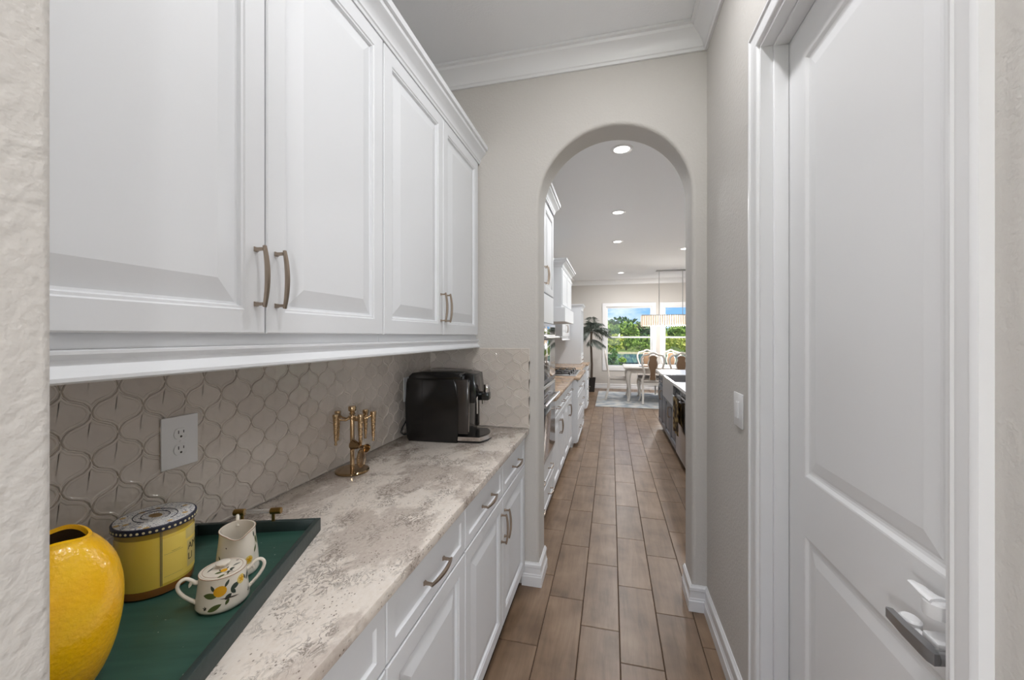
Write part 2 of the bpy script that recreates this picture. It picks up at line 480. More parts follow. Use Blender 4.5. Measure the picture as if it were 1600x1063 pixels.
struct(b.obj('wall_kitchen_right', M['wall'], smooth=0))
b = MB(); b.box(-3.2, 3.2, -4.2, YA+.02, ZC, ZC+.12); struct(b.obj('ceiling', M['ceil'], smooth=0))
b = MB(); b.box(XL-.15, XKR+.15, YB-.02, YF+.15, ZK, ZK+.12); struct(b.obj('ceiling_kitchen', M['ceil'], smooth=0))
# room behind the camera
b = MB(); b.box(-3.2, -3.1, -4.2, -.6, 0, ZC); struct(b.obj('wall_rear_left', M['wall'], smooth=0))
b = MB(); b.box(3.1, 3.2, -4.2, -.6, 0, ZC); struct(b.obj('wall_rear_right', M['wall'], smooth=0))
b = MB(); b.box(XR+.115, 3.1, -.6, -.5, 0, ZC); struct(b.obj('wall_rear_partition', M['wall'], smooth=0))
b = MB(); b.box(-3.1, -1.9, -4.2, -4.1, 0, ZC); b.box(1.9, 3.1, -4.2, -4.1, 0, ZC); b.box(-1.9, 1.9, -4.2, -4.1, 2.5, ZC)
struct(b.obj('wall_rear', M['wall'], smooth=0))

# crown mouldings
def crown_prof(zc, h=.118, d=.095):
    return [(0, zc-.001), (0, zc-h), (.012, zc-h), (.016, zc-h+.012), (.022, zc-h+.016), (.028, zc-h+.034), (.045, zc-h+.058), (.066, zc-h+.076), (.078, zc-h+.084), (.082, zc-h+.098), (d, zc-h+.102), (d, zc-.001)]
b = MB(); b.moulding([(XL, YA), (XR, YA), (XR, -.58)], crown_prof(ZC))
struct(b.obj('trim_1', M['trim'], smooth=25))
b = MB(); b.moulding([(XL, 8.2), (XL, YF), (XKR, YF)], crown_prof(ZK, .13, .10))
struct(b.obj('trim_2', M['trim'], smooth=25))
# baseboards
BH = .135
bp = [(0, .0005), (.018, .0005), (.018, .055), (.014, .060), (.014, .066), (.011, .072), (.011, BH-.03), (.014, BH-.026), (.013, BH-.012), (.006, BH-.004), (.005, BH), (0, BH)]
b = MB(); b.moulding([(-.508, YA), (AC-AR, YA), (AC-AR, YB)], bp); struct(b.obj('baseboard_left', M['trim'], smooth=25))
b = MB(); b.moulding([(AC+AR, YB), (AC+AR, YA), (XR, YA), (XR, 1.592)], bp); struct(b.obj('baseboard_right', M['trim'], smooth=25))
b = MB(); b.moulding([(XR, .64), (XR, -.58)], bp); struct(b.obj('baseboard_right_near', M['trim'], smooth=25))
b = MB(); b.moulding([(XL, 8.5), (XL, YF), (XKR, YF)], bp); struct(b.obj('baseboard_far', M['trim'], smooth=25))

# ------------------------------------------------------------------ backsplash tiles
HP, VP_ = .0492, .0520      # half pitches
def arab_outline(n=6, amp=.0060, ins=.0012):
    pts = []
    q = []
    L = math.hypot(HP, VP_)
    for i in range(n):
        t = i/n
        d = amp*math.sin(2*PI*t)
        q.append((HP*(1-t)+VP_/L*d, VP_*t+HP/L*d))
    # quadrant 1, then mirrored
    pts += q
    pts += [(0, VP_)]+[(-x, y) for x, y in reversed(q[1:])]
    pts += [(-HP, 0)]+[(-x, -y) for x, y in q[1:]]
    pts += [(0, -VP_)]+[(x, -y) for x, y in reversed(q[1:])]
    return pts
def clip_poly(P, x0, x1, y0, y1):
    for ax, lim, sgn in ((0, x0, 1), (0, x1, -1), (1, y0, 1), (1, y1, -1)):
        out = []
        for i in range(len(P)):
            a, c = P[i-1], P[i]
            ia, ic = (a[ax]-lim)*sgn >= 0, (c[ax]-lim)*sgn >= 0
            if ia != ic:
                t = (lim-a[ax])/(c[ax]-a[ax]); out.append((a[0]+(c[0]-a[0])*t, a[1]+(c[1]-a[1])*t))
            if ic: out.append(c)
        P = out
        if len(P) < 3: return []
    return P
def inset(P, d):
    n = len(P); out = []
    for i in range(n):
        a, p, c = Vector(P[i-1]), Vector(P[i]), Vector(P[(i+1) % n])
        e1 = (p-a); e2 = (c-p)
        if e1.length < 1e-7 or e2.length < 1e-7: out.append(tuple(p)); continue
        e1.normalize(); e2.normalize()
        n1 = Vector((-e1.y, e1.x)); n2 = Vector((-e2.y, e2.x))
        m = n1+n2; k = max(.45, 1+n1.dot(n2))
        out.append(tuple(p+m*(d/k)))
    return out
def tile_mesh(P):
    """P ccw outline in (u,v); tile stands proud along -y"""
    b = MB(); lay = [(inset(P, .0013), 0), (inset(P, .0013), .0014), (inset(P, .0030), .0036), (inset(P, .0060), .0037), (inset(P, .0080), .0026)]
    R = [[b.bm.verts.new((x, -d, y)) for x, y in Q] for Q, d in lay]
    n = len(P)
    for A, C in zip(R, R[1:]):
        for i in range(n):
            j = (i+1) % n; b.bm.faces.new((A[i], A[j], C[j], C[i]))
    f = b.bm.faces.new(R[-1])
    bmesh.ops.triangulate(b.bm, faces=[f])
    return b.mesh('wall_tile', 28)
OUT = arab_outline()
TFULL = tile_mesh(OUT)
def tile_field(parent, origin, rz, width, v0, v1, uo, vo, skip=()):
    """origin: world point of u=0,v=0; v is world z"""
    iu = -2
    for a in range(-1, int(width/HP)+3):
        for c in range(-10, 4):
            if (a+c) % 2: continue
            u, v = uo+a*HP, vo+c*VP_
            P = [(x+u, y+v) for x, y in OUT]
            Q = clip_poly(P, .001, width-.001, v0, v1)
            if len(Q) < 3: continue
            area = abs(sum(Q[i-1][0]*Q[i][1]-Q[i][0]*Q[i-1][1] for i in range(len(Q))))/2
            if area < .00025: continue
            if len(Q) == len(P) and all(abs(p[0]-q[0])+abs(p[1]-q[1]) < 1e-9 for p, q in zip(P, Q)): me = TFULL
            else: me = tile_mesh([(x-u, y-v) for x, y in Q])
            p = Vector((u, 0, v)); p.rotate(Matrix.Rotation(rz, 3, 'Z'))
            mobj('wall_tile', me, M['tile'], parent, Vector(origin)+p, rz)
ZT = 1.384
GT = .004
b = MB(); b.box(XL+.0005, XL+GT, .2255, YA-.001, ZTOP+.001, ZT+.045); b.obj('grout', M['grout'], wall_left, smooth=0)
b = MB(); b.box(XL+GT, XC+.002, YA-GT, YA-.0005, ZTOP+.001, ZT); b.obj('grout', M['grout'], wall_arch, smooth=0)
# left wall: u runs +y, faces +x
tile_field(wall_left, (XL+GT, .2255, 0), PI/2, YA-.2255-.0045, ZTOP+.002, ZT+.02, (.662-.2255) % (2*HP), 1.290-.052+.052)
# arch wall: u runs +x, faces -y
tile_field(wall_arch, (XL+.0085, YA-GT, 0), 0, XC-XL-.0075, ZTOP+.002, ZT, (-.709-XL-.0085) % (2*HP), 1.326)

# ------------------------------------------------------------------ door and casing
RAISED = [(0, -.019), (0, -.003), (.003, 0), (.052, 0), (.055, -.003), (.060, -.0035), (.063, -.0115), (.068, -.012), (.112, -.001), (.114, -.0005)]
DRAWR = [(0, -.019), (0, -.003), (.003, 0), (.036, 0), (.039, -.004), (.042, -.006), (.045, -.0062)]
# casing: two legs and head with a stepped profile (out from wall -x, along y/z)
cas = [(u*.064/.074, d) for u, d in [(0, 0), (0, -.017), (.006, -.019), (.014, -.019), (.018, -.014), (.045, -.013), (.055, -.011), (.060, -.013), (.066, -.012), (.071, -.009), (.074, 0)]]
def casing():
    b = MB()
    # profile coordinate u: 0 outer edge -> .074 inner edge
    y0, y1, z1 = DY0-.0, DY1+.0, DZ
    W = .064
    path = [(DY1, 0, 1, 0), (DY1, z1, 1, 1), (DY0, z1, -1, 1), (DY0, 0, -1, 0)]
    R = []
    for y, z, sy, sz in path:
        R.append([b.bm.verts.new((XR+d, y+sy*(W-u-.004), z+(sz*(W-u-.004) if sz else .0005))) for u, d in cas])
    n = len(cas)
    for A, C in zip(R, R[1:]):
        for k in range(n):
            l = (k+1) % n; b.bm.faces.new((A[k], A[l], C[l], C[k]))
    b.bm.faces.new(R[0]); b.bm.faces.new(list(reversed(R[-1])))
    return struct(b.obj('trim_3', M['trim'], smooth=30))
casing()
b = MB(); j = .016
b.box(XR-.002, XR+.115, DY1-j, DY1, 0.0005, DZ); b.box(XR-.002, XR+.115, DY0, DY0+j, 0.0005, DZ); b.box(XR-.002, XR+.115, DY0+j, DY1-j, DZ-j, DZ)
# stops
b.box(XR+.034, XR+.078, DY1-j-.011, DY1-j, 0.0005, DZ-j, .002); b.box(XR+.034, XR+.078, DY0+j, DY0+j+.011, 0.0005, DZ-j, .002); b.box(XR+.034, XR+.078, DY0+j+.011, DY1-j-.011, DZ-j-.011, DZ-j, .002)
struct(b.obj('trim_4', M['trim'], smooth=30))
# slab, local: x along (maps to -y), front -y -> -x
DW, DH = DY1-DY0-2*j-.006, DZ-j-.012
def door_slab():
    b = MB(); st, tr, lr0, lr1, br = .112, .12, .845, 1.022, .24
    zs = [(br, lr0), (lr1, DH-tr)]
    T = .035
    b.box(0, DW, .009, T, 0, DH)
    b.box(0, st, 0, .012, 0, DH); b.box(DW-st, DW, 0, .012, 0, DH)
    for z0, z1 in ((0, br), (lr0, lr1), (DH-tr, DH)): b.box(st, DW-st, 0, .012, z0, z1)
    for z0, z1 in zs:
        b.rings(DW-2*st, z1-z0, [(0, .0), (.004, -.001), (.012, -.007), (.018, -.0085), (.024, -.0085), (.030, -.007), (.060, -.0025), (.062, -.0022)], x=st, z=z0)
    return b
door = struct(door_slab().obj('door_1', M['doorpaint'], None, (XR+.079, DY1-j-.003, .008), -PI/2, smooth=0))
# door local x = DY1-j-.003 - y ; front at local y=0 -> -y is towards the pantry
def dloc(y): return DY1-j-.003-y
hx = dloc(.800); hz = .930-.008
b = MB()
b.lathe([(.026, 0), (.026, .005), (.022, .008), (.012, .009), (.0115, .045), (.012, .052)], 24, M=Matrix.Translation((hx, 0, hz)) @ Matrix.Rotation(PI/2, 4, 'X'))
sec = [(-1, -1), (1, -1), (1, 1), (-1, 1)]
b.tube([(hx+.008, -.054, hz), (hx-.003, -.056, hz), (hx-.02, -.056, hz), (hx-.06, -.057, hz), (hx-.108, -.055, hz), (hx-.112, -.053, hz)], [.0085, .0095, .0095, .0085, .0075, .006], sec=[(-.75, -1.15), (.75, -1.15), (.75, 1.15), (-.75, 1.15)])
lv = b.obj('door_lever', M['leverm'], door); lv['label'] = 'dark satin nickel lever handle'
# child safety lever guard
lx, lz = hx-.024, hz+.066
b = MB()
b.box(lx-.030, lx+.022, -.006, 0, hz-.028, lz+.022, .004)
lockp = b.obj('safety_latch', M['plasticw'], door); lockp['label'] = 'white plastic childproof lever guard'
b = MB(); b.lathe([(.018, 0), (.019, .003), (.019, .024), (.016, .028), (0, .029)], 20, c=(lx-.014, -.026, lz-.020)); b.obj('latch_knob', M['plasticw'], lockp)
b = MB(); b.tube([(lx-.006, -.030, lz+.009), (lx-.024, -.033, lz+.010), (lx-.044, -.034, lz+.012), (lx-.062, -.034, lz+.010)], [.012, .010, .008, .005], n=10, sec=[(math.cos(t*PI/5)*1.2, math.sin(t*PI/5)*.45) for t in range(10)], up=(0, 0, 1)); b.obj('latch_tab', M['plasticw'], lockp)
b = MB(); b.box(lx-.032, lx+.006, -.038, -.004, hz-.006, hz+.010, .005)
b.lathe([(.014, -.008), (.015, -.004), (.015, .006), (.012, .009), (0, .0095)], 18, sx=1.3, c=(lx-.070, -.030, hz-.004))
b.box(lx-.07, lx-.02, -.036, -.026, hz-.011, hz-.003, .003); b.obj('latch_arm', M['plasticw'], lockp)

# wall switch
sw = tag(empty('light_switch', (XR, 1.735, 1.165)), 'white rocker light switch on the greige wall beside the door casing', 'light switch')
b = MB(); b.box(-.006, 0, -.054, .054, -.067, .067, .003); b.obj('switch_plate', M['plasticw'], sw)
b = MB(); b.box(-.0075, -.004, -.018, .018, -.034, .034, .001); b.obj('switch_frame', M['plasticw'], sw)
b = MB(); b.prism([(-.012, -.03), (-.007, -.03), (-.006, .03), (-.010, .03)], -.0155, .0155); b.obj('rocker', M['plasticw'], sw)

# outlets on the tiled wall
def outlet(name, y, z, label):
    o = tag(empty(name, (XL+GT+.0042, y, z), PI/2), label, 'outlet')
    b = MB(); b.box(-.0455, .0455, -.0055, 0, -.066, .066, .0025); p = b.obj('cover_plate', M['plasticw'], o)
    for dz in (-.0205, .0205):
        pts = [(.0172*math.cos(a), max(-.0138, min(.0138, .0172*math.sin(a)))) for a in [2*PI*i/28 for i in range(28)]]
        b = MB(); b.prism([(x, dd+dz) for x, dd in pts], -.0075, -.004, bev=.0006); f = b.obj('receptacle', M['plasticw'], o)
        b = MB(); b.box(-.0075, -.0052, -.0078, -.0070, dz+.000, dz+.0085); b.box(.0052, .0073, -.0078, -.0070, dz+.001, dz+.0078)
        b.lathe([(.0028, -.0004), (.0028, .0004)], 12, M=Matrix.Translation((0, -.0074, dz-.0078)) @ Matrix.Rotation(PI/2, 4, 'X'))
        b.obj('slot', M['slot'], f)
    b = MB(); b.lathe([(.003, 0), (.003, .0008), (.0015, .0014)], 12, M=Matrix.Translation((0, -.0055, 0)) @ Matrix.Rotation(PI/2, 4, 'X')); b.obj('screw', M['plasticw'], o)
    return o
outlet('wall_outlet', .792, 1.183, 'white double outlet on the tiled wall above the yellow candle')
outlet('wall_outlet', 1.985, 1.165, 'white outlet on the tiled wall behind the black coffee machine')

# ------------------------------------------------------------------ cabinets
def pull_mesh(L=.137, name='handle'):
    """bow pull along local z, feet at y=0, bow towards -y"""
    b = MB(); h = L/2
    for s in (-1, 1):
        b.lathe([(.0075, 0), (.0075, .002), (.005, .006), (.0045, .022)], 4, a0=PI/4, M=Matrix.Translation((0, 0, s*(h-.007))) @ Matrix.Rotation(PI/2, 4, 'X'))
    n = 12; path = []; rad = []
    for i in range(n+1):
        t = -1+2*i/n
        path.append((0, -.024-.008*(1-t*t), t*h)); rad.append(.0034+.0013*(1-t*t))
    b.tube(path, rad, sec=[(-.8, -1.0), (.8, -1.0), (1.1, .2), (.6, 1.0), (-.6, 1.0), (-1.1, .2)], up=(0, 1, 0))
    return b.mesh(name, 40)
PULL = pull_mesh()
def add_pull(parent, x, z, horiz=False, mat=None):
    o = mobj('handle', PULL, mat or M['nickel'], parent, (x, 0, z))
    if horiz: o.rotation_euler = (0, PI/2, 0)
    return o
def cab_door(parent, x, z, w, h, style, name='door', mat='white', pull=None, y=0):
    b = MB(); b.rings(w, h, style)
    # back
    t = b.bm; d = .019
    t.faces.new([t.verts.new(p) for p in ((0, d, 0), (0, d, h), (w, d, h), (w, d, 0))])
    o = b.obj(name, M[mat], parent, (x, y, z), smooth=0)
    if pull: add_pull(o, *pull)
    return o
# local cabinet frame: x = along wall (world +y), y- = out (world +x), origin on the front plane of the doors
def upper(y0, y1, label):
    w = y1-y0
    c = tag(empty('upper_cabinet', (XUP, y0, 0), PI/2), label, 'cabinet', 'white upper cabinets over the pantry counter')
    b = MB(); b.box(.001, w-.001, .019, -XL+XUP-.014, 1.436, 2.50, .001); b.obj('body', M['white'], c, smooth=20)
    hw = w/2; z0, z1 = 1.462, 2.492
    cab_door(c, .003, z0, hw-.005, z1-z0, RAISED, pull=(hw-.005-.026, .128))
    cab_door(c, hw+.002, z0, hw-.005, z1-z0, RAISED, pull=(.026, .128))
    return c
upper(.265, 1.242, 'white two-door upper cabinet on the wall above the green tray')
upper(1.242, 2.262, 'white two-door upper cabinet next to the arch wall')
b = MB(); b.box(XL+.014, XUP-.02, 2.263, YA-.001, 1.437, 2.5)
tag(b.obj('cabinet_filler', M['white'], smooth=0), 'white filler strip closing the gap between upper cabinet and arch wall', 'filler strip')
rail = [(0, 1.3855), (.018, 1.3855), (.023, 1.389), (.023, 1.395), (.018, 1.400), (.013, 1.404), (.008, 1.412), (.008, 1.420), (.012, 1.424), (.016, 1.429), (.016, 1.434), (0, 1.436)]
b = MB(); b.moulding([(XUP-.018, YA-.001), (XUP-.018, .2255)][::-1], [(a, z) for a, z in rail])
tag(b.obj('light_rail', M['white'], smooth=30), 'white stepped light rail moulding running under the upper cabinets', 'moulding')
cr = [(0, 2.492), (.006, 2.492), (.008, 2.502), (.012, 2.506), (.013, 2.518), (.022, 2.532), (.038, 2.546), (.044, 2.552), (.045, 2.566), (.055, 2.570), (.058, 2.590), (0, 2.592)]
b = MB(); b.moulding([(XUP-.002, .2255), (XUP-.002, YA-.001)], cr)
tag(b.obj('crown_moulding', M['white'], smooth=30), 'white crown moulding along the top of the upper cabinets', 'moulding')
b = MB(); b.box(XL+.001, XUP-.003, .2255, YA-.001, 2.502, 2.515)
tag(b.obj('dust_board', M['white'], smooth=0), 'white dust board on top of the upper cabinets behind the crown', 'panel')

def lower(y0, y1, label, xf=XLO, mat='white', depth=None, ztop=.8835, group='white base cabinets under the pantry counter', toe=.06, handles=True):
    w = y1-y0; depth = depth or (xf-XL)
    c = tag(empty('base_cabinet', (xf, y0, 0), PI/2), label, 'cabinet', group)
    b = MB(); b.box(.001, w-.001, .019, depth-.001, .092, ztop, .001); b.box(.001, w-.001, .019+toe, depth-.001, .001, .092); b.obj('body', M[mat], c, smooth=20)
    hw = w/2
    for k in (0, 1):
        x = .003 if k == 0 else hw+.002; dw = hw-.005
        dr = cab_door(c, x, .714, dw, .150, DRAWR, 'drawer', mat)
        add_pull(dr, dw/2, .075, True)
        cab_door(c, x, .100, dw, .607, RAISED, 'door', mat, pull=((dw-.026) if k == 0 else .026, .607-.135))
    return c
lower(.30, 1.293, 'white base cabinet below the green tray end of the counter')
lower(1.293, 2.274, 'white base cabinet next to the arch baseboard, below the coffee machine')
b = MB(); b.box(XL+.001, XLO-.02, .2255, .299, .0, .883); tag(b.obj('cabinet_filler', M['white'], smooth=0), 'white filler panel between base cabinet and textured wall edge', 'filler strip')
b = MB(); b.box(XL+.0005, XC, .225, YA-.0045, .8845, ZTOP, .003)
tag(b.obj('pantry_counter', M['quartz'], smooth=30), 'cream and grey speckled stone counter running along the tiled wall', 'countertop')

# ------------------------------------------------------------------ tray
tdir = Vector((-.342, .940)); tleft = Vector((-.940, -.342))
TRZ = math.atan2(tdir.y, tdir.x)-PI/2       # local y = along tray to the far end, local x = right
TWD, TLN = .325, .63
far_r = Vector((-.786, .945))
tc_ = far_r+tleft*(TWD/2)-tdir*(TLN/2)
def tray_mat():
    m, N, L, P = nmat('green_painted_wood')
    tc = N.new('ShaderNodeTexCoord'); mp = N.new('ShaderNodeMapping'); mp.inputs['Scale'].default_value = (4, 34, 20); L.new(tc.outputs['Object'], mp.inputs[0])
    nz = N.new('ShaderNodeTexNoise'); nz.inputs['Scale'].default_value = 1.5; nz.inputs['Detail'].default_value = 5; L.new(mp.outputs[0], nz.inputs[0])
    r = ramp(N, [(.3, lin(40, 76, 66)), (.7, lin(54, 92, 81))]); L.new(nz.outputs[0], r.inputs[0])
    n2 = N.new('ShaderNodeTexNoise'); n2.inputs['Scale'].default_value = 90; n2.inputs['Detail'].default_value = 2; L.new(tc.outputs['Object'], n2.inputs[0])
    r2 = ramp(N, [(.73, (0, 0, 0, 1)), (.77, (1, 1, 1, 1))]); L.new(n2.outputs[0], r2.inputs[0])
    mx = N.new('ShaderNodeMix'); mx.data_type = 'RGBA'; mx.inputs[7].default_value = lin(170, 180, 168)
    L.new(r2.outputs[0], mx.inputs[0]); L.new(r.outputs[0], mx.inputs[6]); L.new(mx.outputs[2], P.inputs['Base Color'])
    P.inputs['Roughness'].default_value = .42
    return m
M['tray'] = tray_mat()
M['trayrim'] = plain('dark_green_grey_rim', lin(44, 58, 57), .45, bump=(80, .1, 2), vary=.08)
tray = tag(empty('serving_tray', (tc_.x, tc_.y, ZTOP), TRZ), 'dark green wooden serving tray with a brass and clear bar handle', 'tray')
b = MB(); b.box(-TWD/2+.004, TWD/2-.004, -TLN/2+.004, TLN/2-.004, .0005, .008); b.obj('tray_base', M['tray'], tray, smooth=0)
hw, hl, rt, rh = TWD/2, TLN/2, .013, .036
for nm, a in (('side', (hw-rt, hw, -hl, hl)), ('side', (-hw, -hw+rt, -hl, hl)), ('end', (-hw+rt, hw-rt, hl-rt, hl)), ('end', (-hw+rt, hw-rt, -hl, -hl+rt))):
    b = MB(); b.box(*a, .0005, rh, .0015); b.obj('tray_'+nm, M['trayrim'], tray)
M['acrylic'] = None
def acrylic():
    m, N, L, P = nmat('clear_acrylic'); P.inputs['Base Color'].default_value = (.9, .9, .9, 1); P.inputs['Roughness'].default_value = .05
    P.inputs['Transmission Weight'].default_value = .85; P.inputs['IOR'].default_value = 1.3
    return m
M['acrylic'] = acrylic()
for s in (1, -1):
    hd = empty('tray_handle', (0, s*(hl-rt/2), rh), 0, tray); 
    for q in (-1, 1):
        hb = MB()
        hb.tube([(q*.040, 0, -.001), (q*.040, 0, .024)], .0042, 12)
        hb.lathe([(.0075, -.014), (.0085, -.013), (.0085, .013), (.0075, .014)], 18, M=Matrix.Translation((q*.047, 0, .027)) @ Matrix.Rotation(PI/2, 4, 'Y'))
        hb.obj('handle_mount', M['brass'], hd)
    hb = MB(); hb.tube([(-.036, 0, .027), (.036, 0, .027)], .0058, 14); hb.obj('handle_bar', M['acrylic'], hd)

ZS = ZTOP+.0085     # surface of the tray

# ------------------------------------------------------------------ lemon vase
def lemon_mat():
    m, N, L, P = nmat('lemon_glaze')
    tc = N.new('ShaderNodeTexCoord')
    n0 = N.new('ShaderNodeTexNoise'); n0.inputs['Scale'].default_value = 9; n0.inputs['Detail'].default_value = 3; L.new(tc.outputs['Object'], n0.inputs[0])
    r = ramp(N, [(.3, lin(252, 182, 0)), (.7, lin(255, 206, 6))]); L.new(n0.outputs[0], r.inputs[0]); L.new(r.outputs[0], P.inputs['Base Color'])
    vo = N.new('ShaderNodeTexNoise'); vo.inputs['Scale'].default_value = 150; vo.inputs['Detail'].default_value = 2; L.new(tc.outputs['Object'], vo.inputs[0])
    b = N.new('ShaderNodeBump'); b.inputs['Strength'].default_value = .24; b.inputs['Distance'].default_value = .006; L.new(vo.outputs[0], b.inputs['Height']); L.new(b.outputs[0], P.inputs['Normal'])
    P.inputs['Roughness'].default_value = .2; P.inputs['Coat Weight'].default_value = .3; P.inputs['Coat Roughness'].default_value = .1
    return m
M['lemon'] = lemon_mat()
M['lemoni'] = plain('unglazed_taupe_inside', lin(120, 96, 74), .7)
M['leafgreen'] = plain('glazed_leaf_green', lin(110, 140, 50), .3)
VC = (-.797, .392)
vase = tag(empty('lemon_vase', (VC[0], VC[1], ZS)), 'large glossy yellow lemon shaped ceramic vase with a wavy open top', 'vase')
def vase_wall(outer=True):
    n = 64; H = .235
    prof = [(.034, .0), (.044, .004), (.060, .024), (.073, .055), (.081, .090), (.0845, .125), (.083, .160), (.074, .193), (.059, .220), (.046, .234)]
    prof = spline(prof, 3)
    t = MB(); R = []
    for i, (r, z) in enumerate(prof):
        row = []
        for k in range(n):
            a = 2*PI*k/n; f = max(0, (z-.17)/.064)
            wob = f*(-.014*math.exp(-(math.atan2(math.sin(a+1.9), math.cos(a+1.9))/.8)**2)+.004*math.sin(3*a+2.2)); rw = 1+.10*f*math.sin(2*a+.4)
            rad = r*rw-(0 if outer else .0065); zz = z+wob+(0 if outer else (.006 if i == 0 else 0))
            row.append(t.bm.verts.new((rad*math.cos(a), rad*math.sin(a), zz)))
        R.append(row)
    return t, R, n
t, R, n = vase_wall(); ti, RI, n = vase_wall(False)
for A, C in zip(R, R[1:]):
    for k in range(n): t.bm.faces.new((A[k], A[(k+1) % n], C[(k+1) % n], C[k]))
t.bm.faces.new(list(reversed(R[0])))
lip = [[t.bm.verts.new(v.co+Vector((0, 0, .004))) for v in R[-1]]]
mid = [t.bm.verts.new((R[-1][k].co*.35+RI[-1][k].co*.65)+Vector((0, 0, .006))) for k in range(n)]
inn = [t.bm.verts.new(RI[-1][k].co) for k in range(n)]
for A, C in ((R[-1], lip[0]), (lip[0], mid), (mid, inn)):
    for k in range(n): t.bm.faces.new((A[k], A[(k+1) % n], C[(k+1) % n], C[k]))
t.obj('vase_body', M['lemon'], vase, smooth=60)
for A, C in zip(RI, RI[1:]):
    for k in range(n): ti.bm.faces.new((A[k], C[k], C[(k+1) % n], A[(k+1) % n]))
ti.bm.faces.new(RI[0])
ti.obj('vase_inside', M['lemoni'], vase, smooth=60, fix=False)
b = MB(); b.tube([(-.046, .020, .236), (-.062, .026, .250), (-.072, .028, .256)], [.004, .009, .003], 8, sec=[(math.cos(t_*PI/4), .3*math.sin(t_*PI/4)) for t_ in range(8)]); b.obj('leaf', M['leafgreen'], vase)

# ------------------------------------------------------------------ candle
def candle_glass():
    m, N, L, P = nmat('yellow_wax_in_glass')
    P.inputs['Base Color'].default_value = lin(242, 210, 88); P.inputs['Roughness'].default_value = .12; P.inputs['Coat Weight'].default_value = .6; P.inputs['Coat Roughness'].default_value = .03
    P.inputs['Subsurface Weight'].default_value = .3; P.inputs['Subsurface Radius'].default_value = (.02, .014, .004); P.inputs['Subsurface Scale'].default_value = .5
    return m
M['wax'] = candle_glass()
M['amber'] = plain('amber_glass_foot', lin(128, 82, 30), .06, coat=.5)
M['waxtop'] = plain('pale_glass_rim', lin(178, 150, 66), .08, coat=.5)
M['navy'] = plain('navy_rim', lin(38, 42, 62), .35)
M['cream'] = plain('cream_dot', lin(222, 212, 170), .4)
M['ink'] = plain('black_print', lin(48, 44, 34), .5)
M['goldprint'] = plain('grey_line_print', lin(120, 112, 84), .4)
M['labelp'] = plain('pale_yellow_label', lin(244, 216, 104), .4)
M['labelw'] = plain('cream_label', lin(220, 200, 130), .4)
def majolica():
    m, N, L, P = nmat('painted_majolica')
    tc = N.new('ShaderNodeTexCoord')
    mp = N.new('ShaderNodeMapping'); mp.inputs['Scale'].default_value = (1, 1, 0); L.new(tc.outputs['Object'], mp.inputs[0])
    nz = N.new('ShaderNodeTexNoise'); nz.inputs['Scale'].default_value = 48; nz.inputs['Detail'].default_value = 1.5; nz.inputs['Distortion'].default_value = 2.2; L.new(mp.outputs[0], nz.inputs[0])
    r = ramp(N, [(.36, lin(236, 234, 230)), (.44, lin(236, 234, 230)), (.46, lin(34, 46, 86)), (.48, lin(50, 62, 104)), (.505, lin(232, 231, 229)), (.585, lin(238, 236, 230)), (.60, lin(66, 80, 120)), (.62, lin(232, 231, 228))])
    L.new(nz.outputs[0], r.inputs[0])
    vo = N.new('ShaderNodeTexVoronoi'); vo.inputs['Scale'].default_value = 42; L.new(mp.outputs[0], vo.inputs[0])
    r2 = ramp(N, [(.18, (1, 1, 1, 1)), (.26, (0, 0, 0, 1))]); L.new(vo.outputs['Distance'], r2.inputs[0])
    mx = N.new('ShaderNodeMix'); mx.data_type = 'RGBA'; mx.inputs[7].default_value = lin(206, 168, 92)
    L.new(r2.outputs[0], mx.inputs[0]); L.new(r.outputs[0], mx.inputs[6]); L.new(mx.outputs[2], P.inputs['Base Color'])
    P.inputs['Roughness'].default_value = .3
    return m
M['majolica'] = majolica()
CC = Vector((-.955, .645)); CR = .0655; CZ = 1.068
candle = tag(empty('jar_candle', (CC.x, CC.y, ZS)), 'yellow jar candle with a blue and white painted lid and amber foot', 'candle')
h = CZ-ZS
view_a = math.atan2(-CC.y, -CC.x)      # azimuth pointing to where it is seen from
b = MB(); b.lathe([(CR-.006, 0), (CR-.001, .003), (CR, .010), (CR, .016), (CR-.0005, .018)], 56); b.obj('amber_foot', M['amber'], candle)
b = MB(); b.lathe([(CR-.0005, .018), (CR, .020), (CR, h-.024)], 56); b.obj('wax_jar', M['wax'], candle)
b = MB(); b.lathe([(CR, h-.024), (CR, h-.010)], 56, capb=False); b.obj('glass_rim', M['waxtop'], candle)
lid = None
b = MB(); b.lathe([(CR+.002, h-.0125), (CR+.0045, h-.012), (CR+.005, h-.001), (CR+.004, h+.0005), (CR+.0015, h+.0005)], 56); lid = b.obj('lid', M['navy'], candle)
b = MB(); b.lathe([(CR+.0013, h+.0004), (CR+.001, h+.0012), (0, h+.0012)], 56, capb=False); b.obj('painted_top', M['majolica'], lid)
# central medallion
b = MB(); b.lathe([(.012, h+.0012), (.012, h+.0016), (0, h+.0016)], 20, sx=1.2, sy=.8, capb=False); b.obj('medallion', M['brass'], lid)
b = MB()
for rr_ in (.022, .034):
    b.tube([(rr_*1.25*math.cos(a)*1, rr_*math.sin(a), h+.0014) for a in [2*PI*k/36 for k in range(30)]], .0009, 4)
b.obj('scroll', M['navy'], lid)
b = MB(); N_ = 44
for i in range(N_):
    a = 2*PI*i/N_
    mm_ = Matrix.Rotation(a, 4, 'Z') @ Matrix.Translation((CR+.0048, 0, h-.007)) @ Matrix.Rotation(PI/2, 4, 'Y')
    b.lathe([(.0026, -.0004), (.0022, .0006), (0, .0008)], 8, M=mm_)
b.obj('dot_border', M['cream'], lid)
